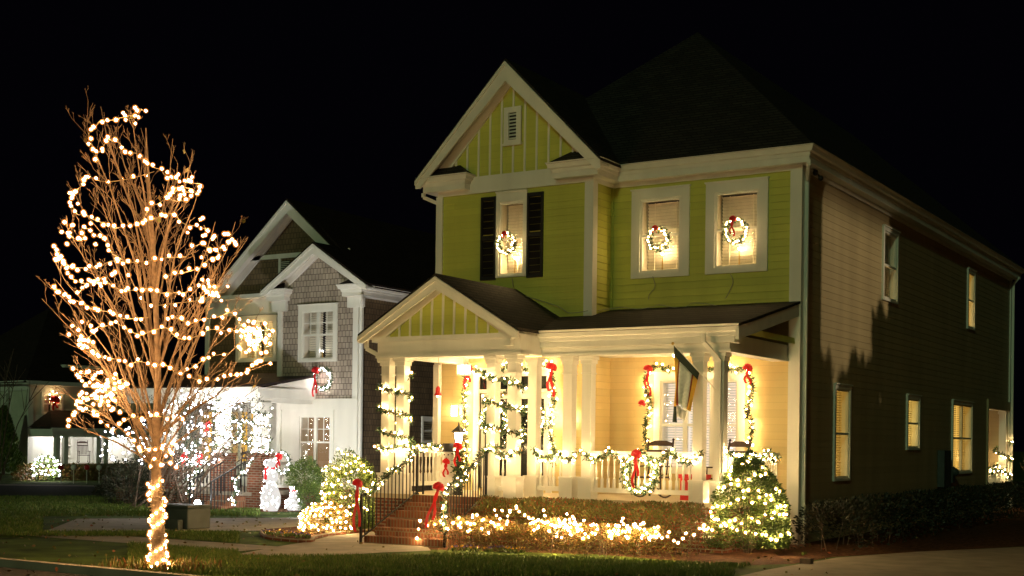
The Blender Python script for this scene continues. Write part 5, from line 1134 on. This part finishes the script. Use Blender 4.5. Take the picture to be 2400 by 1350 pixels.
# near grass blades
q=MB(); cnt=0
while cnt<42000:
    u,v=U(300,1950),U(1225,1352)
    # skip paved parts
    p=onz(u,v,G)
    if -8.35<p.y<-7.05 and p.x<-7.1: continue
    if p.y<-11.0-2.2*(p.x+200)/260-.1: continue
    if u>1720 and v>1300+(1950-u)*.2-10: continue
    if 960<u<1880 and v<1300+(u-1000)*.035: continue
    if 560<u<1010 and 1248<v<1306: continue
    if v<1250 and u<760: continue
    if v<1300 and u>940: continue
    q.leaf((p.x,p.y,G),U(.05,.10),.014,V((U(-.5,.5),U(-.5,.5),1))); cnt+=1
o=q.build('grass',M['blade'],None,fix=False); tag(o,'short green lawn grass in front of the hedge and round the tree','grass'); o['kind']='stuff'
cnt=0; q=MB()
while cnt<22000:
    u,v=U(-50,1000),U(1165,1258); 
    if 100<u<790 and 1211<v<1250: continue
    if u>560 and v>1225: continue
    if u>610: continue
    p=onz(u,v,G); q.leaf((p.x,p.y,G),U(.06,.11),.03,V((U(-.5,.5),U(-.5,.5),1))); cnt+=1
o=q.build('grass',M['blade'],None,fix=False); tag(o,'lawn grass in front of the neighbour house','grass'); o['kind']='stuff'
b=onz(2078*1.0 if False else 1890,1322,G)
t=MB(); t.box(b.x-.1,b.x+.1,b.y-.06,b.y+.06,G,G+.1); o=t.build('edging_block',M['barkdark'],None,off=b,bevel=.01); tag(o,'small dark wooden block at the edge of the driveway','edging block')

# ================================================================== ADDED BEYOND THE FRAME: LAMP AND BLOCKERS THAT SHAPE THE LIT SIDE WALL PATCH
def patch_edge_block(y0,y1,lab):  # unseen house-shaped blocks, added to bound the lamp light left and right
    t=thing('house',(11,(y0+y1)/2,G),lab,'house'); q=MB(); q.box(10,12.5,y0,y1,G,9.5); q.build('wall',M['khaki'],t); q=MB(); q.wquad((9.8,y0-.2,9.45),(9.8,y1+.2,9.45),(11.25,y1+.2,11),(11.25,y0-.2,11)); q.wquad((12.7,y0-.2,9.45),(12.7,y1+.2,9.45),(11.25,y1+.2,11),(11.25,y0-.2,11)); q.build('roof',M['roof'],t); return t
patch_edge_block(-8,3.95,'unseen house block added to edge the lit side wall patch, nearer the street'); patch_edge_block(5.35,26,'unseen house block added to edge the lit side wall patch, farther from the street')
t=thing('evergreen_screen',(10.6,4.6,G),'unseen evergreens added to cut the lower edge of the lit side wall patch','tree'); q=MB()
for _ in range(16000):
    y=U(3.8,5.5); top=7.3+.3*noise.noise(V((y*2.2,1,0)))+.14*noise.noise(V((y*9,3,0)))+(.35 if y>5.0 else 0); q.leaf((U(10.2,11),y,top-7*rnd()**3.2),.12,.03,V((U(-.4,.4),U(-.4,.4),1)))
q.build('foliage',M['leafdark'],t,fix=False); q=MB(); q.box(10.3,10.9,3.9,5.4,G,6.8); q.build('trunk',M['leafdark'],t)  # trunk is a solid block that stops lamp light below the foliage top
yl=bpy.data.lights.new('patch_lamp','SPOT'); yl.spot_size=R(24); yl.spot_blend=.05; yl.energy=3000; yl.color=(1,.80,.50); yl.shadow_soft_size=.04; yo=bpy.data.objects.new('patch_lamp',yl); COL.objects.link(yo); yo.location=(14,5,9); ys=thing('patch_lamp_shield',(14,5,9),'unseen lamp shield added to cut the light off above the side wall patch','floodlight'); MB().box(12.95,13.05,4.2,5.8,8.815,9.5).build('light_shield',M['iron'],ys); yo.rotation_mode='QUATERNION'; yo.rotation_quaternion=(V((0,4.0,4.9))-V((14,5,9))).to_track_quat('-Z','Y')  # off-frame lamp and shield added to throw the patch on the side wall

q=MB()
for _ in range(900):
    u,v=(U(-20,1950),U(1215,1352)) if rnd()<.7 else (U(-20,700),U(1170,1260)); p=onz(u,v,G); q.leaf((p.x,p.y,G+.02),.07*U(.6,1.4),.05,V((U(-1,1),U(-1,1),U(0,.3))))
o=q.build('fallen_leaves',M['leafbronze'],None,fix=False); tag(o,'dry fallen leaves scattered over lawn, walk and driveway','leaves'); o['kind']='stuff'

# ------------------------------------------------------------------ world + ground
w=bpy.data.worlds.new('World'); sc.world=w; w.use_nodes=True; bg=w.node_tree.nodes['Background']; bg.inputs[0].default_value=(.0007,.0006,.0013,1); bg.inputs[1].default_value=1
gr=MB(); gr.add([(-600,-300,G),(500,-300,G),(500,800,G),(-600,800,G)],[(0,1,2,3)]); o=gr.build('lawn',M['lawn']); o['kind']='structure'
sl=bpy.data.lights.new('streetlight_glow','SUN'); sl.energy=.30; sl.angle=R(2); sl.color=(.66,1,.52)
so=bpy.data.objects.new('streetlight_glow',sl); COL.objects.link(so); dv=V((-.18,.90,-.28)).normalized(); so.rotation_mode='QUATERNION'; so.rotation_quaternion=dv.to_track_quat('-Z','Y')
sc.view_settings.view_transform='Standard'; sc.view_settings.look='None'; sc.view_settings.exposure=0
sc.render.engine='CYCLES'
